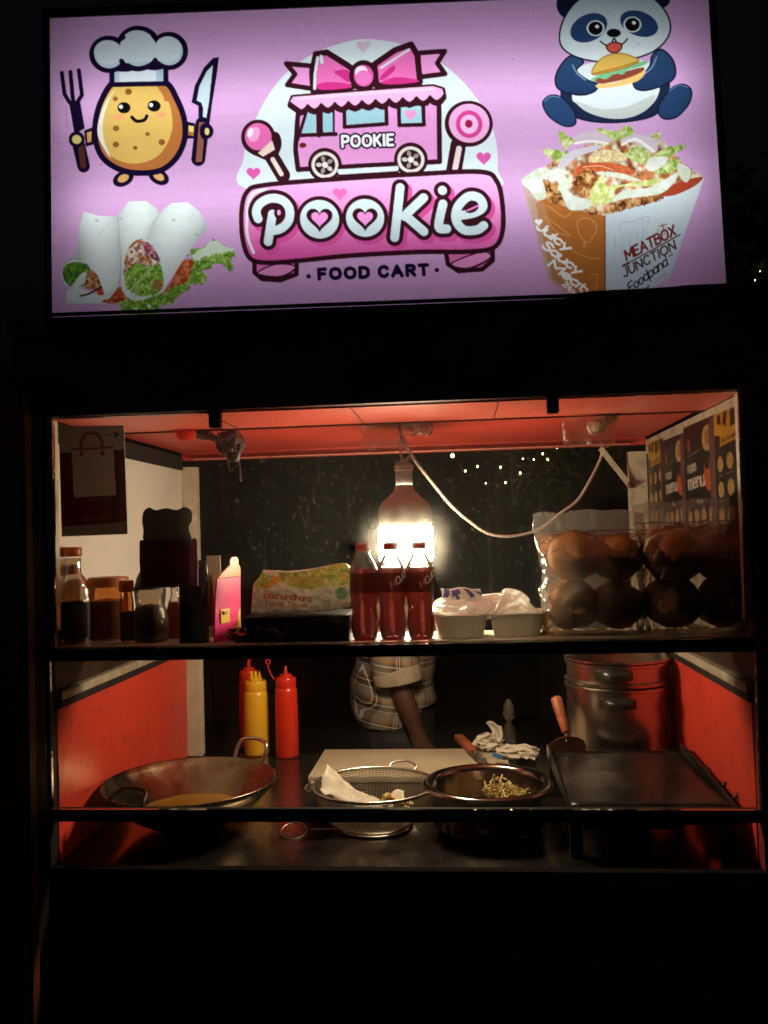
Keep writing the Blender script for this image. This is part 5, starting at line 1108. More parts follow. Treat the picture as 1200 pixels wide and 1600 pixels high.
# cutting board, knife, tissue, spatula, scraper, knotted bag
B0, B1, B2, B3 = atz(508, 1155, ZC+.016), atz(748, 1155, ZC+.016), atz(742, 1240, ZC+.016), atz(488, 1240, ZC+.016)
B0.y = min(B0.y, D-.01); B1.y = min(B1.y, D-.01)
cbx0, cbx1, cby0, cby1 = at(507, 1155, D-.02).x, at(790, 1155, D-.02).x, .53, D-.02
cb = tag(MB().box(cbx0, cbx1, cby0, cby1, ZC+.001, ZC+.016, .005).build('cutting_board', M['board'], None, 40), 'stained cream cutting board lying behind the strainer and pot', 'cutting board')
zk = ZC+.0175
ka = atz(716, 1152, zk+.008); kb = atz(752, 1186, zk+.008)
kn = thing('kitchen_knife', (ka.x, ka.y, zk), 'knife with brown handle lying on the cutting board edge', 'knife')
d_ = (kb-ka); d_.z = 0
P('handle', MB().obox(Vector((ka.x, ka.y, zk+.009)), Vector((ka.x, ka.y, zk+.009))+d_*.62, .024, .016, c=.005), 'wood', par=kn, smooth=40)
P('blade', MB().prism([(0, -.014), (.10, -.014), (.135, .0), (.10, .012), (0, .014)], Vector((ka.x, ka.y, zk+.008))+d_*.62, d_.normalized(), d_.normalized().cross(Vector((0, 0, -1))), .0015), 'steel', par=kn)
c = atz(766, 1172, zk); ts = thing('crumpled_tissue', (c.x, c.y, zk), 'white crumpled tissue standing up beside the knife', 'tissue')
P('crumpled_base', crumple(c.x-.004, c.y, zk+.020, .034, .026, .020, 2.2, .75, 26, 14), 'paper', par=ts)
P('upright_corner', MB().grid(lambda u, v: Vector((c.x+.012+(u-.4)*.040*(.4+.6*v)+.006*math.sin(v*4), c.y-.004+.010*math.sin(u*4+v*2), zk+.025+v*.046+.006*math.sin(u*5))), 10, 10), 'paper', par=ts, smooth=40, solid=.0008)
c = atz(800, 1178, zk); ts2 = thing('used_tissue', (c.x, c.y, ZC+.017), 'flattened used tissue behind the pot rim', 'tissue')
P('crumpled_base', crumple(c.x+.015, c.y-.03, ZC+.030, .050, .03, .014, 7.7, .7, 26, 12), 'paper', par=ts2)
c = atz(778, 1182, zk+.02); bl = thing('blue_clip', (c.x, c.y, zk), 'small blue plastic clip lying by the crumpled tissue', 'clip')
P('clip_bar', MB().obox((c.x-.012, c.y+.006, zk+.024), (c.x+.014, c.y-.006, zk+.018), .012, .008, c=.002), 'blue', par=bl, smooth=40)
# turner leaning on the griddle back edge
ps = at(884, 1182, .475); q1 = at(886, 1150, .500); q2 = at(872, 1102, .535)
sp = thing('wooden_handled_turner', (ps.x, ps.y, ZC), 'round bladed turner with red wooden handle leaning behind the griddle', 'spatula')
upv = (q2-q1).normalized(); sx = Vector((1, 0, .1)).normalized(); wd = .044
P('blade', MB().prism([(-wd, -.075), (wd, -.075), (wd, -.030), (wd*.86, -.016), (wd*.5, -.004), (.006, 0), (-.006, 0), (-wd*.5, -.004), (-wd*.86, -.016), (-wd, -.030)], q1, sx, (Vector((0, -.42, .9))).normalized(), .0015), pm('rusty_steel', (.20, .07, .045), .4, metal=.5, var=.4, sc=20), par=sp)
P('neck', MB().tube([q1+Vector((0, 0, -.012)), q1+upv*.012], .004, 8), 'steel', par=sp, smooth=True)
P('handle', MB().tube([q1+upv*t for t in (.008, .012, .03, .06, .085, .093, .096)], [.008, .0095, .0105, .0125, .0135, .011, .004], 14), 'wood', par=sp, smooth=True)
s0_, s1_ = at(846, 1160, .40), at(866, 1212, .30)
scp = thing('steel_scraper', (s1_.x, s1_.y, ZC), 'pointed steel scraper blade leaning on the left griddle edge', 'scraper')
P('blade', MB().prism([(0, 0), (.014, -.035), (.020, -.09), (-.004, -.10), (-.012, -.05)], s0_, (.9, -.3, 0), (0, -.25, .97), .0016), 'steel', par=scp)
P('grip', MB().obox(s0_+Vector((.005, .020, -.09)), s0_+Vector((.010, .035, s1_.z-s0_.z-.07)), .020, .014, c=.004), 'knob', par=scp)
c = onc(796, 1160, ZC+.017); c.y = D-.035; c.x = at(796, 1150, c.y).x
kb_ = thing('knotted_bag', (c.x, c.y, ZC+.001), 'small knotted clear bag standing at the back of the counter', 'bag')
pb = MB().lathe(Vector((c.x, c.y, ZC+.018)), [(.001, 0), (.016, .002), (.022, .015), (.020, .04), (.010, .062), (.004, .070), (.010, .078), (.015, .095), (.011, .115), (.004, .130)], 22, mod=lambda r, z, t: r*(1+.22*math.sin(3*t+z*60)+.12*math.sin(7*t-z*90)))
P('film', pb, film_mat('dim_bag', (.8, .78, .75), .16, rough=.2, wr=.8, wsc=60, milky=(.26, .21, .16)), par=kb_, smooth=True)
# wire skimmer under the lower rail
c = onc(459, 1303); sk = thing('wire_skimmer', c, 'small wire skimmer lying at the front of the counter', 'skimmer')
P('hoop', MB().tube([Vector((c.x+.026*math.cos(t*math.pi/16), c.y+.030*math.sin(t*math.pi/16), ZC+.006+.006*math.sin(t*math.pi/16))) for t in range(32)], .0016, 6, closed=True), 'wire', par=sk, smooth=True)
for k in range(9):
    x = -.022+k*.0055; h_ = .030*math.sqrt(max(0, 1-(x/.026)**2)); P('wire', MB().tube([(c.x+x, c.y-h_, ZC+.006), (c.x+x+.004, c.y, ZC+.003), (c.x+x, c.y+h_, ZC+.008)], .0006, 5), 'wire', par=sk)
P('handle', MB().tube([(c.x+.026, c.y+.004, ZC+.006), (c.x+.08, c.y+.014, ZC+.005), (c.x+.17, c.y+.018, ZC+.004)], .0022, 7), 'wire', par=sk, smooth=True)
# ---------------------------------------------------------------- drooping cable, tape, bundle under the ceiling
cable = [(628, 688, .35), (650, 722, .39), (676, 755, .45), (705, 790, .48), (735, 816, .51), (762, 833, .54), (790, 838, .57), (818, 835, .60), (846, 825, .63), (874, 803, .66), (902, 782, .69), (922, 750, .72), (936, 722, .75), (943, 702, .76)]
cab = tag(MB().tube(bez([at(*p) for p in cable], 6), .0038, 9).build('power_cable', M['cable'], None, True), 'pale power cable drooping from the bulb to the right back post', 'cable')
tp = thing('tape_patch', at(620, 680, .29), 'crumpled clear tape patches holding the bulb cord to the ceiling', 'tape')
def patch(pts, seed, y):
    (x0, y0), (x1, y1) = pts
    return MB().grid(lambda u, v: at(x0+(x1-x0)*u+3*mnoise.noise((u*3, v*3, seed)), y0+(y1-y0)*v*(1+.15*mnoise.noise((u*4, seed, 1.)))-u*4, y+.02*v+.010*mnoise.noise((u*5, v*4, seed))+.006*mnoise.noise((u*13, v*11, seed))), 22, 14)
P('tape_piece', patch(((566, 657), (624, 702)), 1.5, .29), 'tape', par=tp, smooth=True); P('tape_piece', patch(((629, 657), (677, 682)), 4.5, .295), 'tape', par=tp, smooth=True)
P('hook', MB().tube(bez([(BX-.006, BY, ZT+.006), (BX-.006, BY, ZT-.012), (BX-.002, BY, ZT-.024)], 6), .002, 7), 'rivet', par=tp, smooth=True)
# dark bundle with straps and foil tape
bu = at(360, 690, .27); bdl = thing('cable_bundle', bu, 'dark taped bundle with hanging straps under the ceiling', 'cable bundle')
def hangfix(mb): return mb
z_ = min(bu.z, ZT-.022)
P('bundle_wrap', crumple(bu.x, .27, ZT-.027, .028, .03, .026, 5.5, .35, 26, 14, .8), pm('dark_tape', (.055, .03, .03), .35, var=.4, sc=30), par=bdl)
P('foil_tape', MB().grid(lambda u, v: at(306+u*36, 670+v*14+u*10+2*math.sin(u*8), .255+.008*mnoise.noise((u*9, v*9, 1.))), 22, 10), pm('crumpled_foil', (.6, .5, .42), .22, metal=.9, var=.5, sc=60), par=bdl, smooth=False)
M['strap'] = pm('brown_strap', (.07, .045, .035), .4, var=.3)
for q in ([(358, 700), (357, 722), (360, 735), (368, 729), (375, 722)], [(372, 695), (373, 712), (375, 735), (376, 752)]): P('strap', MB().tube(bez([at(x, y, .262) for x, y in q], 6), .0022, 7), 'strap', par=bdl, smooth=True)
P('flap', MB().grid(lambda u, v: at(357+u*20-v*3, 688+v*34, .258+.006*math.sin(u*4+v*3)), 8, 10), 'strap', par=bdl, smooth=True, solid=.001)
c = at(285, 678, .23); rs_ = thing('red_plastic_scrap', c, 'bright red plastic scrap taped under the left ceiling', 'plastic scrap')
P('film', MB().grid(lambda u, v: at(272+u*34-v*v*8*(u-.5), 668+v*22*(1-.5*abs(u-.5)), .232+.012*math.sin(u*5)*v), 14, 10), tl_mat('bright_red_film', (.80, .03, .025), .5), par=rs_, smooth=True)
# spare bulb lying in a clear pocket under the right ceiling
c = at(938, 664, .26); sb = thing('spare_bulb', c, 'unlit cream bulb with yellow cap in a clear pocket under the ceiling', 'light bulb')
ax = (at(962, 651, .27)-at(920, 672, .25)); L_ = ax.length
P('bulb_glass', MB().lathe(at(920, 672, .25), [(0, 0), (.010, .002), (.016, .010), (.017, .024), (.013, .034), (.010, .038)], 24, ax), pm('cream_bulb', (.62, .52, .36), .3), par=sb, smooth=True)
P('cap', MB().lathe(at(920, 672, .25), [(.0105, .0385), (.0105, L_*.98), (.006, L_)], 20, ax), pm('yellow_cap', (.62, .40, .05), .35), par=sb, smooth=40)
P('pocket', patch(((880, 652), (962, 700)), 7.5, .235), 'tape', par=sb, smooth=True)

# ---------------------------------------------------------------- printed posters
def poster_art():
    A = Art(0, 0, 120, 200, 3, (96, 30, 26)); A.poly([(0, 0), (120, 0), (120, 44), (0, 48)], (176, 158, 140)); A.poly([(100, 10), (112, 16), (102, 24), (104, 17)], (90, 30, 30)); A.line([(82, 17), (98, 17)], 1.6, (140, 80, 70))
    A.line([(40, 52), (40, 30), (48, 16), (60, 12), (72, 16), (79, 30), (79, 52)], 6, (150, 76, 56), True); A.poly([(22, 40), (100, 38), (102, 128), (24, 130)], (186, 166, 148)); A.poly([(22, 40), (100, 38), (100, 42), (22, 44)], (140, 70, 52))
    for x in (40, 79): A.ell(x, 50, 4, 5, (140, 66, 50))
    A.poly([(0, 182), (120, 178), (120, 200), (0, 200)], (130, 112, 96)); A.line([(36, 136), (88, 135)], 1.4, (150, 110, 96)); A.line([(40, 152), (84, 151)], 1.2, (140, 90, 80)); A.poly([(36, 164), (60, 163), (60, 174), (36, 175)], (120, 52, 46)); A.poly([(66, 163), (92, 162), (92, 173), (66, 174)], (120, 52, 46))
    return A
PA = poster_art(); c = at(146, 752, .0175); ps_ = thing('shopping_bag_poster', c, 'dark red poster with pale shopping bag taped to the glass', 'poster')
Q = [at(92, 667, .0175), at(193, 665, .0175), at(199, 834, .0175), at(97, 838, .0175)]
art_sheet('printed_sheet', PA, art_mat('poster_paper', .085, .6, .3), ps_, lambda u, v: (Q[0]*(1-u)+Q[1]*u)*(1-v)+(Q[3]*(1-u)+Q[2]*u)*v+Vector((0, .001*math.sin(u*4), 0)), lambda U, V: (U*120, V*200), 90, 150)
for a_, b_ in ((0, 1), (1, 2), (2, 3), (3, 0)): P('white_border', MB().obox(Q[a_]+Vector((0, .0006, 0)), Q[b_]+Vector((0, .0006, 0)), .0012, .0016, (0, 1, 0)), tl_mat('poster_edge', (.6, .56, .5), .4), par=ps_)
def dish(A, x, y, rx, ry, k):
    rr = random.Random(k); A.ell(x, y, rx, ry, rr.choice([(190, 130, 70), (176, 110, 56), (170, 130, 90)]))
    base = rr.choice([(176, 84, 30), (196, 110, 40), (150, 70, 30), (206, 140, 60)])
    for _ in range(7): A.ell(x+rr.uniform(-.5, .5)*rx, y+rr.uniform(-.5, .5)*ry, rx*rr.uniform(.2, .45), ry*rr.uniform(.15, .4), rr.choice([base, (96, 40, 18), (226, 160, 80), (206, 60, 30), (230, 200, 140), (110, 120, 40)]), rr.random()*3)
    A.ell(x, y, rx, ry, None, ow=1.2, oc=(206, 160, 100))
def menu_a(k):                                 # cover column: word mark, hand, first row of dishes
    A = Art(0, 0, 100, 240, 3, (30, 24, 26)); A.poly([(14, 30), (24, 28), (24, 52), (14, 54)], (150, 60, 56)); A.line([(14, 60), (56, 52)], 1.6, (150, 130, 120))
    A.text('FOOD', 14, 92, 14, 2.4, (226, 208, 190), rot=-.08, gap=.25, fit=28); A.text('menu', 14, 124, 28, 3.8, (230, 212, 194), rot=-.08, gap=.2, fit=52)
    A.ell(78, 36, 15, 24, (206, 166, 110)); A.ell(80, 34, 9, 14, (176, 120, 60)); A.poly([(66, 100), (70, 78), (76, 92), (82, 70), (86, 86), (92, 66), (96, 96), (90, 124), (78, 132), (68, 120)], (206, 96, 44), True)
    for i in range(4): A.poly([(70+i*6, 70), (74+i*6, 72), (74+i*6, 92), (70+i*6, 90)], (40, 22, 20))
    A.text('Burger', 44, 152, 7, 1.4, (214, 196, 180), gap=.2, fit=16)
    for i in range(4): dish(A, 17+i*22, 182-i*2, 7.2, 15, k*9+i); A.line([(9+i*22, 212-i*2), (25+i*22, 210-i*2)], 1.4, (150, 130, 120))
    for i in range(3): A.line([(10+i*26, 220), (24+i*26, 219)], 1.2, (130, 112, 100))
    return A
def menu_b(k):                                 # yellow headed column of dishes
    A = Art(0, 0, 100, 300, 3, (30, 24, 26)); A.poly([(0, 0), (96, 0), (96, 44), (84, 50), (84, 66), (20, 74), (20, 50), (0, 46)], (222, 160, 40))
    for q in ([(12, 4), (24, 4), (24, 30), (12, 22)], [(34, 2), (46, 2), (40, 36), (30, 24)], [(54, 2), (70, 2), (70, 36), (54, 38)], [(78, 2), (84, 2), (80, 30), (74, 34)]): A.poly(q, (60, 26, 20))
    A.text('Our Specialities', 24, 66, 10, 2, (110, 50, 20), rot=-.1, gap=.15, fit=56)
    for r in range(4):
        for i in range(3): dish(A, 18+i*32, 112+r*56-i*3, 9.5, 17, k*31+r*3+i); A.line([(8+i*32, 138+r*56-i*3), (28+i*32, 136+r*56-i*3)], 1.8, (170, 150, 130))
    return A
M['menu'] = art_mat('menu_print', 0, .35, .5)
def wall_menu(A, aw, ah, pxs, ztop, zbot, label):
    x = W-.004; ys = [atx(p, 700, x).y for p in pxs]
    c = Vector((x, min(ys), zbot)); o = thing('menu_poster', c, label, 'menu', 'menu posters on the right wall')
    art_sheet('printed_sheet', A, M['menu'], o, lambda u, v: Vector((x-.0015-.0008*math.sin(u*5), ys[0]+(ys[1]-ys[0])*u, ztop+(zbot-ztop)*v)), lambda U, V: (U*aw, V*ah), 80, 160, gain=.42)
    P('backing_card', MB().box(x-.0008, x+.0002, min(ys)+.0005, max(ys)-.0005, zbot, ztop), 'card', par=o)
zt1 = atx(1090, 664, W).z; zt2 = atx(1140, 640, W).z
wall_menu(menu_a(1), 100, 240, (1069.5, 1117.5), atx(1090, 661, W).z, atx(1090, 858, W).z, 'black food menu poster with big white lettering nearer the camera')
wall_menu(menu_b(2), 100, 300, (1118, 1168), atx(1140, 640, W).z, atx(1140, 860, W).z, 'black menu poster with yellow heading nearest the front glass')
wall_menu(menu_a(3), 100, 240, (1036, 1069), atx(1052, 684, W).z, atx(1052, 850, W).z, 'black food menu poster with big white lettering farther along the wall')
wall_menu(menu_b(4), 100, 300, (1013, 1035), atx(1024, 690, W).z, atx(1024, 848, W).z, 'black menu poster with yellow heading next to the back post')
# ---------------------------------------------------------------- the seller behind the cart, in profile
def plaid_mat():
    m, nt, b = new_mat('plaid_cotton'); N = nt.nodes; L = nt.links
    tc = N.new('ShaderNodeTexCoord'); mp = N.new('ShaderNodeMapping'); mp.inputs['Rotation'].default_value = (0, R_(-7), 0); L.new(tc.outputs['Object'], mp.inputs[0])
    nz = N.new('ShaderNodeTexNoise'); nz.inputs['Scale'].default_value = 7; L.new(tc.outputs['Object'], nz.inputs[0])
    wv = N.new('ShaderNodeMix'); wv.data_type = 'VECTOR'; wv.inputs[0].default_value = .008; L.new(mp.outputs[0], wv.inputs[4]); L.new(nz.outputs[1], wv.inputs[5])
    sp = N.new('ShaderNodeSeparateXYZ'); L.new(wv.outputs[1], sp.inputs[0])
    def stripes(src, per, stops):
        d = N.new('ShaderNodeMath'); d.operation = 'MULTIPLY'; d.inputs[1].default_value = 1/per; L.new(src, d.inputs[0]); f = N.new('ShaderNodeMath'); f.operation = 'FRACT'; L.new(d.outputs[0], f.inputs[0])
        r = N.new('ShaderNodeValToRGB'); r.color_ramp.interpolation = 'CONSTANT'; e = r.color_ramp.elements
        e[0].position, e[0].color = stops[0][0], lin(stops[0][1]); e[1].position, e[1].color = stops[1][0], lin(stops[1][1])
        for p_, c_ in stops[2:]: q = e.new(p_); q.color = lin(c_)
        L.new(f.outputs[0], r.inputs[0]); return r.outputs[0]
    tan, brn, blk, wht, org = (.31, .27, .21), (.08, .055, .04), (.025, .02, .018), (.80, .75, .68), (.36, .15, .045)
    sx = N.new('ShaderNodeMath'); sx.operation = 'ADD'; L.new(sp.outputs[0], sx.inputs[0]); hy = N.new('ShaderNodeMath'); hy.operation = 'MULTIPLY'; hy.inputs[1].default_value = .8; L.new(sp.outputs[1], hy.inputs[0]); L.new(hy.outputs[0], sx.inputs[1])
    a = stripes(sx.outputs[0], .074, [(0, tan), (.22, org), (.34, brn), (.52, wht), (.55, blk), (.64, wht), (.67, brn), (.82, tan)])
    c = stripes(sp.outputs[2], .066, [(0, tan), (.20, wht), (.24, brn), (.36, blk), (.48, wht), (.52, brn), (.66, org), (.80, tan)])
    mx = N.new('ShaderNodeMix'); mx.data_type = 'RGBA'; mx.inputs[0].default_value = .5; L.new(a, mx.inputs[6]); L.new(c, mx.inputs[7]); L.new(mx.outputs[2], b.inputs['Base Color']); b.inputs['Roughness'].default_value = .85
    return m
M['plaid'] = plaid_mat(); M['skin'] = pm('brown_skin', (.10, .040, .022), .5, var=.12, sc=20); M['jeans'] = pm('dark_jeans', (.012, .012, .016), .8, var=.3, sc=60); M['hair'] = pm('black_hair', (.008, .006, .005), .5); M['shoe'] = pm('dark_shoe', (.02, .018, .018), .5)
pc = at(622, 1075, 1.32); HX, HY = pc.x, 1.32
per = thing('person', (HX, HY, 0), 'person in plaid shirt and dark trousers standing in profile behind the counter', 'person')
J = {'pel': (0, 0, .90, .115), 'sp': (-.01, 0, 1.06, .105), 'ch': (0, 0, 1.24, .115), 'nk': (.015, 0, 1.385, .052), 'hd': (.03, 0, 1.47, .072), 'hc': (.022, 0, 1.545, .084), 'ht': (.018, 0, 1.60, .060),
     'ns': (.105, 0, 1.515, .012), 'chn': (.075, 0, 1.452, .035)}
E_ = [('pel', 'sp'), ('sp', 'ch'), ('ch', 'nk'), ('nk', 'hd'), ('hd', 'hc'), ('hc', 'ht'), ('hc', 'ns'), ('hd', 'chn')]
for s, t in ((-1, 'r'), (1, 'l')):
    fw = .075 if s < 0 else .05
    J.update({t+'sh': (0, s*.155, 1.315, .055), t+'el': (.012, s*.205, 1.055, .040), t+'fa': (.045, s*.212, .965, .034), t+'wr': (fw, s*.205, .872, .024), t+'pm': (fw+.012, s*.200, .825, .026),
              t+'hp': (0, s*.085, .86, .085), t+'kn': (.02, s*.09, .47, .058), t+'an': (-.01, s*.09, .085, .038), t+'ft': (.09, s*.095, .045, .034), t+'to': (.15, s*.1, .035, .026), t+'ea': (.005, s*.082, 1.53, .016)})
    E_ += [('ch', t+'sh'), (t+'sh', t+'el'), (t+'el', t+'fa'), (t+'fa', t+'wr'), (t+'wr', t+'pm'), ('pel', t+'hp'), (t+'hp', t+'kn'), (t+'kn', t+'an'), (t+'an', t+'ft'), (t+'ft', t+'to'), ('hc', t+'ea')]
    for k, (dx, ln) in enumerate(((.026, .062), (.009, .070), (-.008, .066), (-.024, .052))):
        a0 = (fw+.012+dx, s*.198, .800, .0095); a1 = (fw+.014+dx*1.1, s*.190, .800-ln*.55, .009); a2 = (fw+.010+dx*1.1, s*.176, .800-ln, .008)
        J.update({f'{t}f{k}a': a0, f'{t}f{k}b': a1, f'{t}f{k}c': a2}); E_ += [(t+'pm', f'{t}f{k}a'), (f'{t}f{k}a', f'{t}f{k}b'), (f'{t}f{k}b', f'{t}f{k}c')]
    J.update({t+'ta': (fw+.040, s*.192, .840, .010), t+'tb': (fw+.052, s*.180, .808, .009)}); E_ += [(t+'pm', t+'ta'), (t+'ta', t+'tb')]
keys = list(J); me = bpy.data.meshes.new('body'); me.from_pydata([J[k][:3] for k in keys], [(keys.index(a), keys.index(b)) for a, b in E_], [])
body = bpy.data.objects.new('body', me); COL.objects.link(body); body.parent = per; me.materials.append(M['skin'])
body.modifiers.new('skin', 'SKIN').use_smooth_shade = True
for i, k in enumerate(keys): r = J[k][3]; me.skin_vertices[0].data[i].radius = (r, r)
me.skin_vertices[0].data[0].use_root = True
sbm = body.modifiers.new('sub', 'SUBSURF'); sbm.levels = 2; sbm.render_levels = 2
def ringe(cx, cy, z, rx, ry, n=44, f=None): return [Vector((HX+cx+rx*math.cos(2*math.pi*k/n)*(1 if f is None else f(2*math.pi*k/n, z)), HY+cy+ry*math.sin(2*math.pi*k/n)*(1 if f is None else f(2*math.pi*k/n, z)), z)) for k in range(n)]
def fold(a, z): return 1+.035*math.sin(z*46+math.cos(a)*2.2)*max(0, min(1, (1.16-z)*6))+.02*math.sin(a*5+z*30)
prof_ = [(1.375, .045, .06, .01), (1.36, .075, .12, .005), (1.33, .105, .175, 0), (1.27, .125, .20, 0), (1.19, .128, .195, -.004), (1.11, .128, .185, -.008), (1.05, .133, .185, -.012), (1.01, .138, .19, -.016), (.97, .140, .195, -.018), (.935, .136, .195, -.016), (.905, .128, .19, -.010), (.893, .122, .186, -.008)]
def hem(a, z): return .05*max(0, math.cos(a))**1.2 if z < .96 else 0
rs2 = []
for z, rx, ry, cx in [tuple(q) for q in catmull([(p[0], p[1], p[2], p[3]) for p in prof_], n=4)]:
    rg = ringe(cx, 0, z, rx, ry, 44, fold); rs2.append([p+Vector((0, 0, hem(2*math.pi*k/44, z)*min(1, (.96-z)/.06) if z < .96 else 0)) for k, p in enumerate(rg)])
shirt = P('shirt', MB().loft(rs2, False), 'plaid', par=per, smooth=True, solid=.004)
for s in (-1, 1):
    A_ = [Vector((HX+.0, HY+s*.13, 1.315)), Vector((HX, HY+s*.175, 1.28)), Vector((HX+.004, HY+s*.198, 1.19)), Vector((HX+.008, HY+s*.206, 1.11)), Vector((HX+.012, HY+s*.208, 1.058))]
    P('sleeve', MB().tube(bez(A_, 6), [.082-.012*i/24+.003*math.sin(i*1.7) for i in range(25)], 24, False), 'plaid', par=shirt, smooth=True, solid=.003)
    P('cuff', MB().tube(bez([A_[-1]+Vector((-.004, 0, .030)), A_[-1]+Vector((.002, 0, .012)), A_[-1]+Vector((.006, 0, -.012))], 4), [.073, .0745, .075, .075, .0755, .075, .0745, .074, .0735][:9], 24, False), pm('turned_cuff_cotton', (.42, .33, .22), .85, var=.3, sc=30), par=shirt, smooth=True, solid=.004)
P('collar', MB().tube(ring(Vector((HX+.015, HY, 1.385)), .062, 0, 24), .012, 8, closed=True), 'plaid', par=shirt, smooth=True)
tr_ = P('trousers', MB().loft([ringe(-.004, 0, z, rx, ry) for z, rx, ry in ((1.0, .118, .165), (.94, .122, .175), (.88, .122, .18), (.82, .115, .178))], False), 'jeans', par=per, smooth=True, solid=.003)
for s in (-1, 1): P('trouser_leg', MB().tube(bez([(HX, HY+s*.088, .88), (HX+.012, HY+s*.09, .66), (HX+.02, HY+s*.092, .46), (HX, HY+s*.092, .25), (HX-.008, HY+s*.092, .07)], 5), [.098-.042*i/20 for i in range(21)], 22, False), 'jeans', par=tr_, smooth=True, solid=.003); P('shoe', crumple(HX+.06, HY+s*.096, .045, .13, .05, .045, 3, .05, 20, 12, .8), 'shoe', par=per, smooth=True)
def hairf(u, v):
    a, b_ = u*2*math.pi, math.pi*.5*v; d = Vector((math.sin(b_)*math.cos(a), math.sin(b_)*math.sin(a), math.cos(b_))); k = 1+.03*mnoise.noise(d*9); low = .92 if d.x > .35 else 1.15
    return Vector((HX+.008+d.x*.100*k*(.9 if d.x > 0 else 1), HY+d.y*.092*k, 1.545+d.z*.105*k-max(0, v-.75)*.12*(1 if d.x < .3 else 0)))
P('hair', MB().grid(hairf, 36, 14, True), 'hair', par=per, smooth=True)
for s in (-1, 1): P('eye', MB().lathe((HX+.088, HY+s*.032, 1.540), [(0, -.008), (.008, -.003), (.009, .003), (0, .009)], 12, (1, 0, 0)), pm('eye_white', (.6, .56, .5), .3), par=per, smooth=True)
P('lips', MB().tube(bez([(HX+.094, HY-.022, 1.470), (HX+.104, HY, 1.472), (HX+.094, HY+.022, 1.470)], 4), .006, 8), pm('lip', (.17, .05, .035), .5), par=per, smooth=True)

# ---------------------------------------------------------------- night behind: wall, trees, fairy lights, next stall
wl = thing('boundary_wall', (0, 5.6, 0), 'dark plastered boundary wall far behind the cart', 'wall')
M['wallm'] = pm('dark_plaster', (.10, .09, .075), .9, var=.4, sc=3, bump=.3, bsc=12)
P('wall_face', MB().box(-7, 7, 5.6, 5.8, -.05, 2.1), 'wallm', par=wl); P('coping', MB().box(-7.03, 7.03, 5.55, 5.85, 2.1, 2.18, .01), 'wallm', par=wl)
for x in (-4.5, -1.5, 1.5, 4.5): P('pier', MB().box(x-.15, x+.15, 5.5, 5.6, -.05, 2.1, .01), 'wallm', par=wl)
M['bark'] = pm('bark', (.08, .055, .035), .9, var=.4, sc=20, bump=.6, bsc=30)
def leaf_mat():
    m, nt, b = new_mat('leaf'); N = nt.nodes; L = nt.links; oi = N.new('ShaderNodeTexNoise'); oi.inputs['Scale'].default_value = 9; tc = N.new('ShaderNodeTexCoord'); L.new(tc.outputs['Object'], oi.inputs[0])
    r = N.new('ShaderNodeValToRGB'); r.color_ramp.elements[0].color = (.025, .05, .012, 1); r.color_ramp.elements[1].color = (.12, .15, .035, 1); L.new(oi.outputs[0], r.inputs[0]); L.new(r.outputs[0], b.inputs['Base Color']); b.inputs['Roughness'].default_value = .4
    t = N.new('ShaderNodeBsdfTranslucent'); L.new(r.outputs[0], t.inputs[0]); mx = N.new('ShaderNodeMixShader'); mx.inputs[0].default_value = .35; L.new(b.outputs[0], mx.inputs[1]); L.new(t.outputs[0], mx.inputs[2]); L.new(mx.outputs[0], N['Material Output'].inputs[0]); return m
M['leaf'] = leaf_mat()
def tree(name, base, top, blobs, nleaf, ls, label, seed):
    o = thing(name, base, label, 'tree', 'trees behind the cart'); rs = random.Random(seed); base = Vector(base); top = Vector(top)
    tk = MB().tube(bez([base, base.lerp(top, .35)+Vector((.05, .03, 0)), base.lerp(top, .7)+Vector((-.03, 0, 0)), top], 6), [.075-.045*i/18 for i in range(19)], 12)
    for c, r in blobs:
        st_ = base.lerp(top, rs.uniform(.55, .95)); c = Vector(c); tk.tube(bez([st_, st_.lerp(c, .5)+Vector((0, 0, .08)), c], 5), [.022-.017*i/10 for i in range(11)], 7)
        for _ in range(5):
            d = Vector((rs.gauss(0, 1), rs.gauss(0, 1), rs.gauss(0, .8))).normalized()*r*.9; tk.tube([c, c+d*.5+Vector((0, 0, .02)), c+d], [.006, .004, .002], 5)
    P('trunk', tk, 'bark', par=o, smooth=True); cr = MB()
    for c, r in blobs:
        for _ in range(int(nleaf*r*r*12)):
            d = Vector((rs.gauss(0, 1), rs.gauss(0, 1), rs.gauss(0, 1))).normalized(); p = Vector(c)+d*r*rs.random()**.45
            u = Vector((rs.uniform(-1, 1), rs.uniform(-1, 1), rs.uniform(-.8, .4))).normalized(); v = u.cross(Vector((rs.uniform(-1, 1), rs.uniform(-1, 1), rs.uniform(-1, 1)))).normalized(); s = ls*rs.uniform(.6, 1.3); n_ = u.cross(v)*s*.15
            cr.add([p, p+u*s*.35+v*s*.22-n_, p+u*s+n_, p+u*s*.35-v*s*.22-n_], [(0, 1, 2), (0, 2, 3)])
    P('crown', cr, 'leaf', par=o, fix=False); return o
t1c = [(at(845, 742, 2.5), .17), (at(818, 756, 2.45), .12), (at(868, 720, 2.6), .16), (at(880, 660, 2.6), .30), (at(820, 620, 2.7), .32), (at(940, 640, 2.6), .30), (at(740, 610, 2.8), .28)]
tree('fairy_lit_tree', (at(905, 900, 2.75).x, 2.75, -.02), at(880, 640, 2.7), t1c, 180, .075, 'small leafy tree wound with fairy lights behind the cart', 3)
t2c = [(at(1192, 432, 1.3), .09), (at(1215, 400, 1.35), .16), (at(1235, 330, 1.4), .24), (at(1205, 552, 1.25), .05), (at(1260, 480, 1.3), .18)]
tree('roadside_tree', (at(1290, 900, 1.4).x, 1.4, -.02), at(1270, 380, 1.4), t2c, 420, .07, 'roadside tree at the right edge beyond the cart', 8)
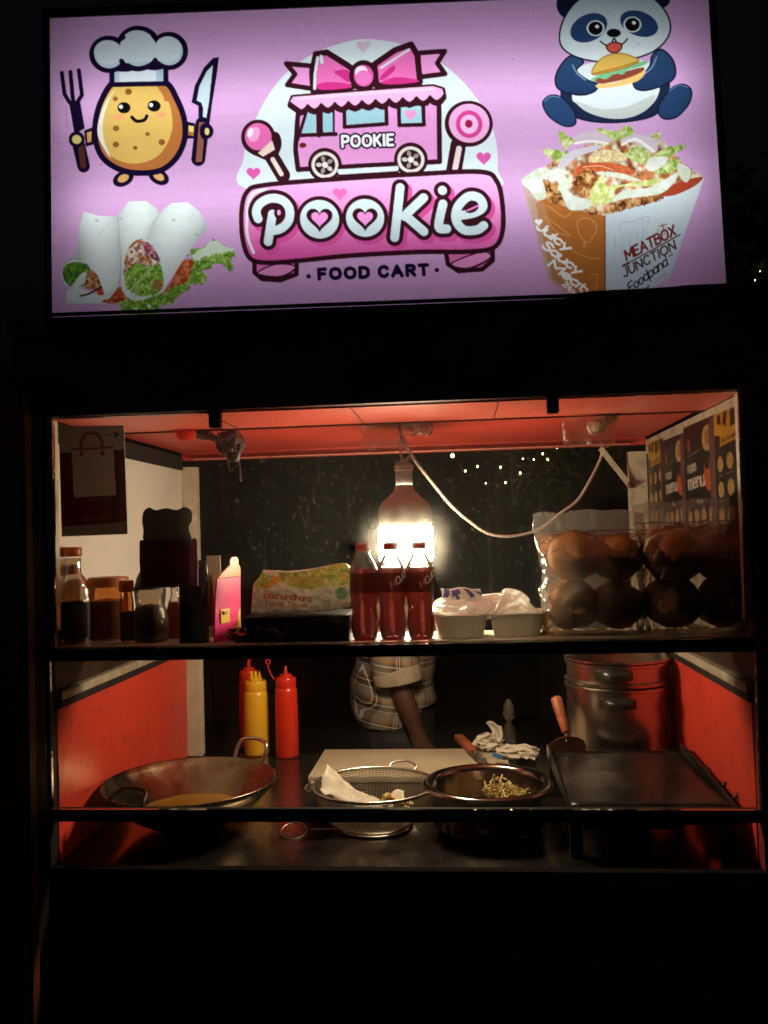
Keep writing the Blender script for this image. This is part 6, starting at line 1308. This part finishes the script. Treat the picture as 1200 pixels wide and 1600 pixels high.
M['fairy'] = emat('fairy_light', (1., .72, .28), 14.); M['fairyw'] = pm('thin_wire', (.10, .07, .04), .5)
fl_ = [(690, 690), (707, 712), (727, 736), (759, 755), (790, 754), (813, 739), (834, 718), (848, 709), (856, 718), (870, 700)]
fs = thing('fairy_light_string', at(760, 740, 2.4), 'string of warm fairy lights hanging by the leafy tree', 'string lights')
pth = [at(x, y, 2.4-.004*abs(x-780)*.3) for x, y in fl_]
P('wire', MB().tube(bez([at(640, 640, 2.5)]+pth+[at(890, 660, 2.5)], 8), .0016, 5), 'fairyw', par=fs, smooth=True)
for k, (x, y) in enumerate(fl_+[(746, 729), (782, 730), (817, 717)]):
    q = at(x, y, 2.4-.004*abs(x-780)*.3); big = 1.5 if k == 1 else (.8 if k % 3 else .6)
    b_ = P('bulb', MB().lathe(q, [(0, -.007*big), (.0045*big, -.004*big), (.0055*big, 0), (.004*big, .005*big), (0, .007*big)], 10), 'fairy', par=fs, smooth=True)
    if k >= len(fl_): P('drop_wire', MB().tube([q+Vector((0, 0, .005)), q+Vector((.004, 0, .09)), q+Vector((.012, 0, .20))], .0012, 5), 'fairyw', par=fs)
f2 = thing('added_leaf_lights', at(1180, 440, 1.25), 'few warm bulbs added to light leaves of the roadside tree at the right edge', 'string lights')  # bulbs added so the leaves here catch a glint
P('wire', MB().tube(bez([at(x, y, 1.2) for x, y in ((1174, 452), (1180, 440), (1186, 428), (1194, 416), (1206, 400), (1230, 380))], 6), .0014, 5), 'fairyw', par=f2, smooth=True)
for x, y in ((1180, 438), (1188, 424)): P('bulb', MB().lathe(at(x, y, 1.205), [(0, -.003), (.0022, 0), (0, .003)], 8), 'fairy', par=f2, smooth=True)
# end panel of the next stall on the left
nx = at(44, 900, -.12).x; nz = at(30, 566, -.12).z
ns = thing('neighbouring_stall', (nx-.5, -.1, 0), 'brown side board of the next stall at the left edge', 'stall')
o_ = [(-.7, .1), (nx, .1), (nx, nz-.09), (nx-.006, nz-.05), (nx-.022, nz-.02), (nx-.05, nz-.004), (nx-.08, nz), (-.7, nz)]
P('side_board', MB().prism(o_, (0, -.10, 0), (1, 0, 0), (0, 0, 1), .03), pm('brown_board', (.20, .055, .02), .45, var=.4, sc=5), par=ns, bev=.003)
P('post', MB().box(-.66, -.60, -.098, -.04, 0, nz-.02, .004), 'black', par=ns); P('post', MB().box(nx-.05, nx-.012, -.098, -.04, 0, nz-.04, .004), 'black', par=ns)
P('edge_bead', MB().tube([Vector((x, -.132, z)) for x, z in o_[1:]], .004, 7), 'matt', par=ns, smooth=True)
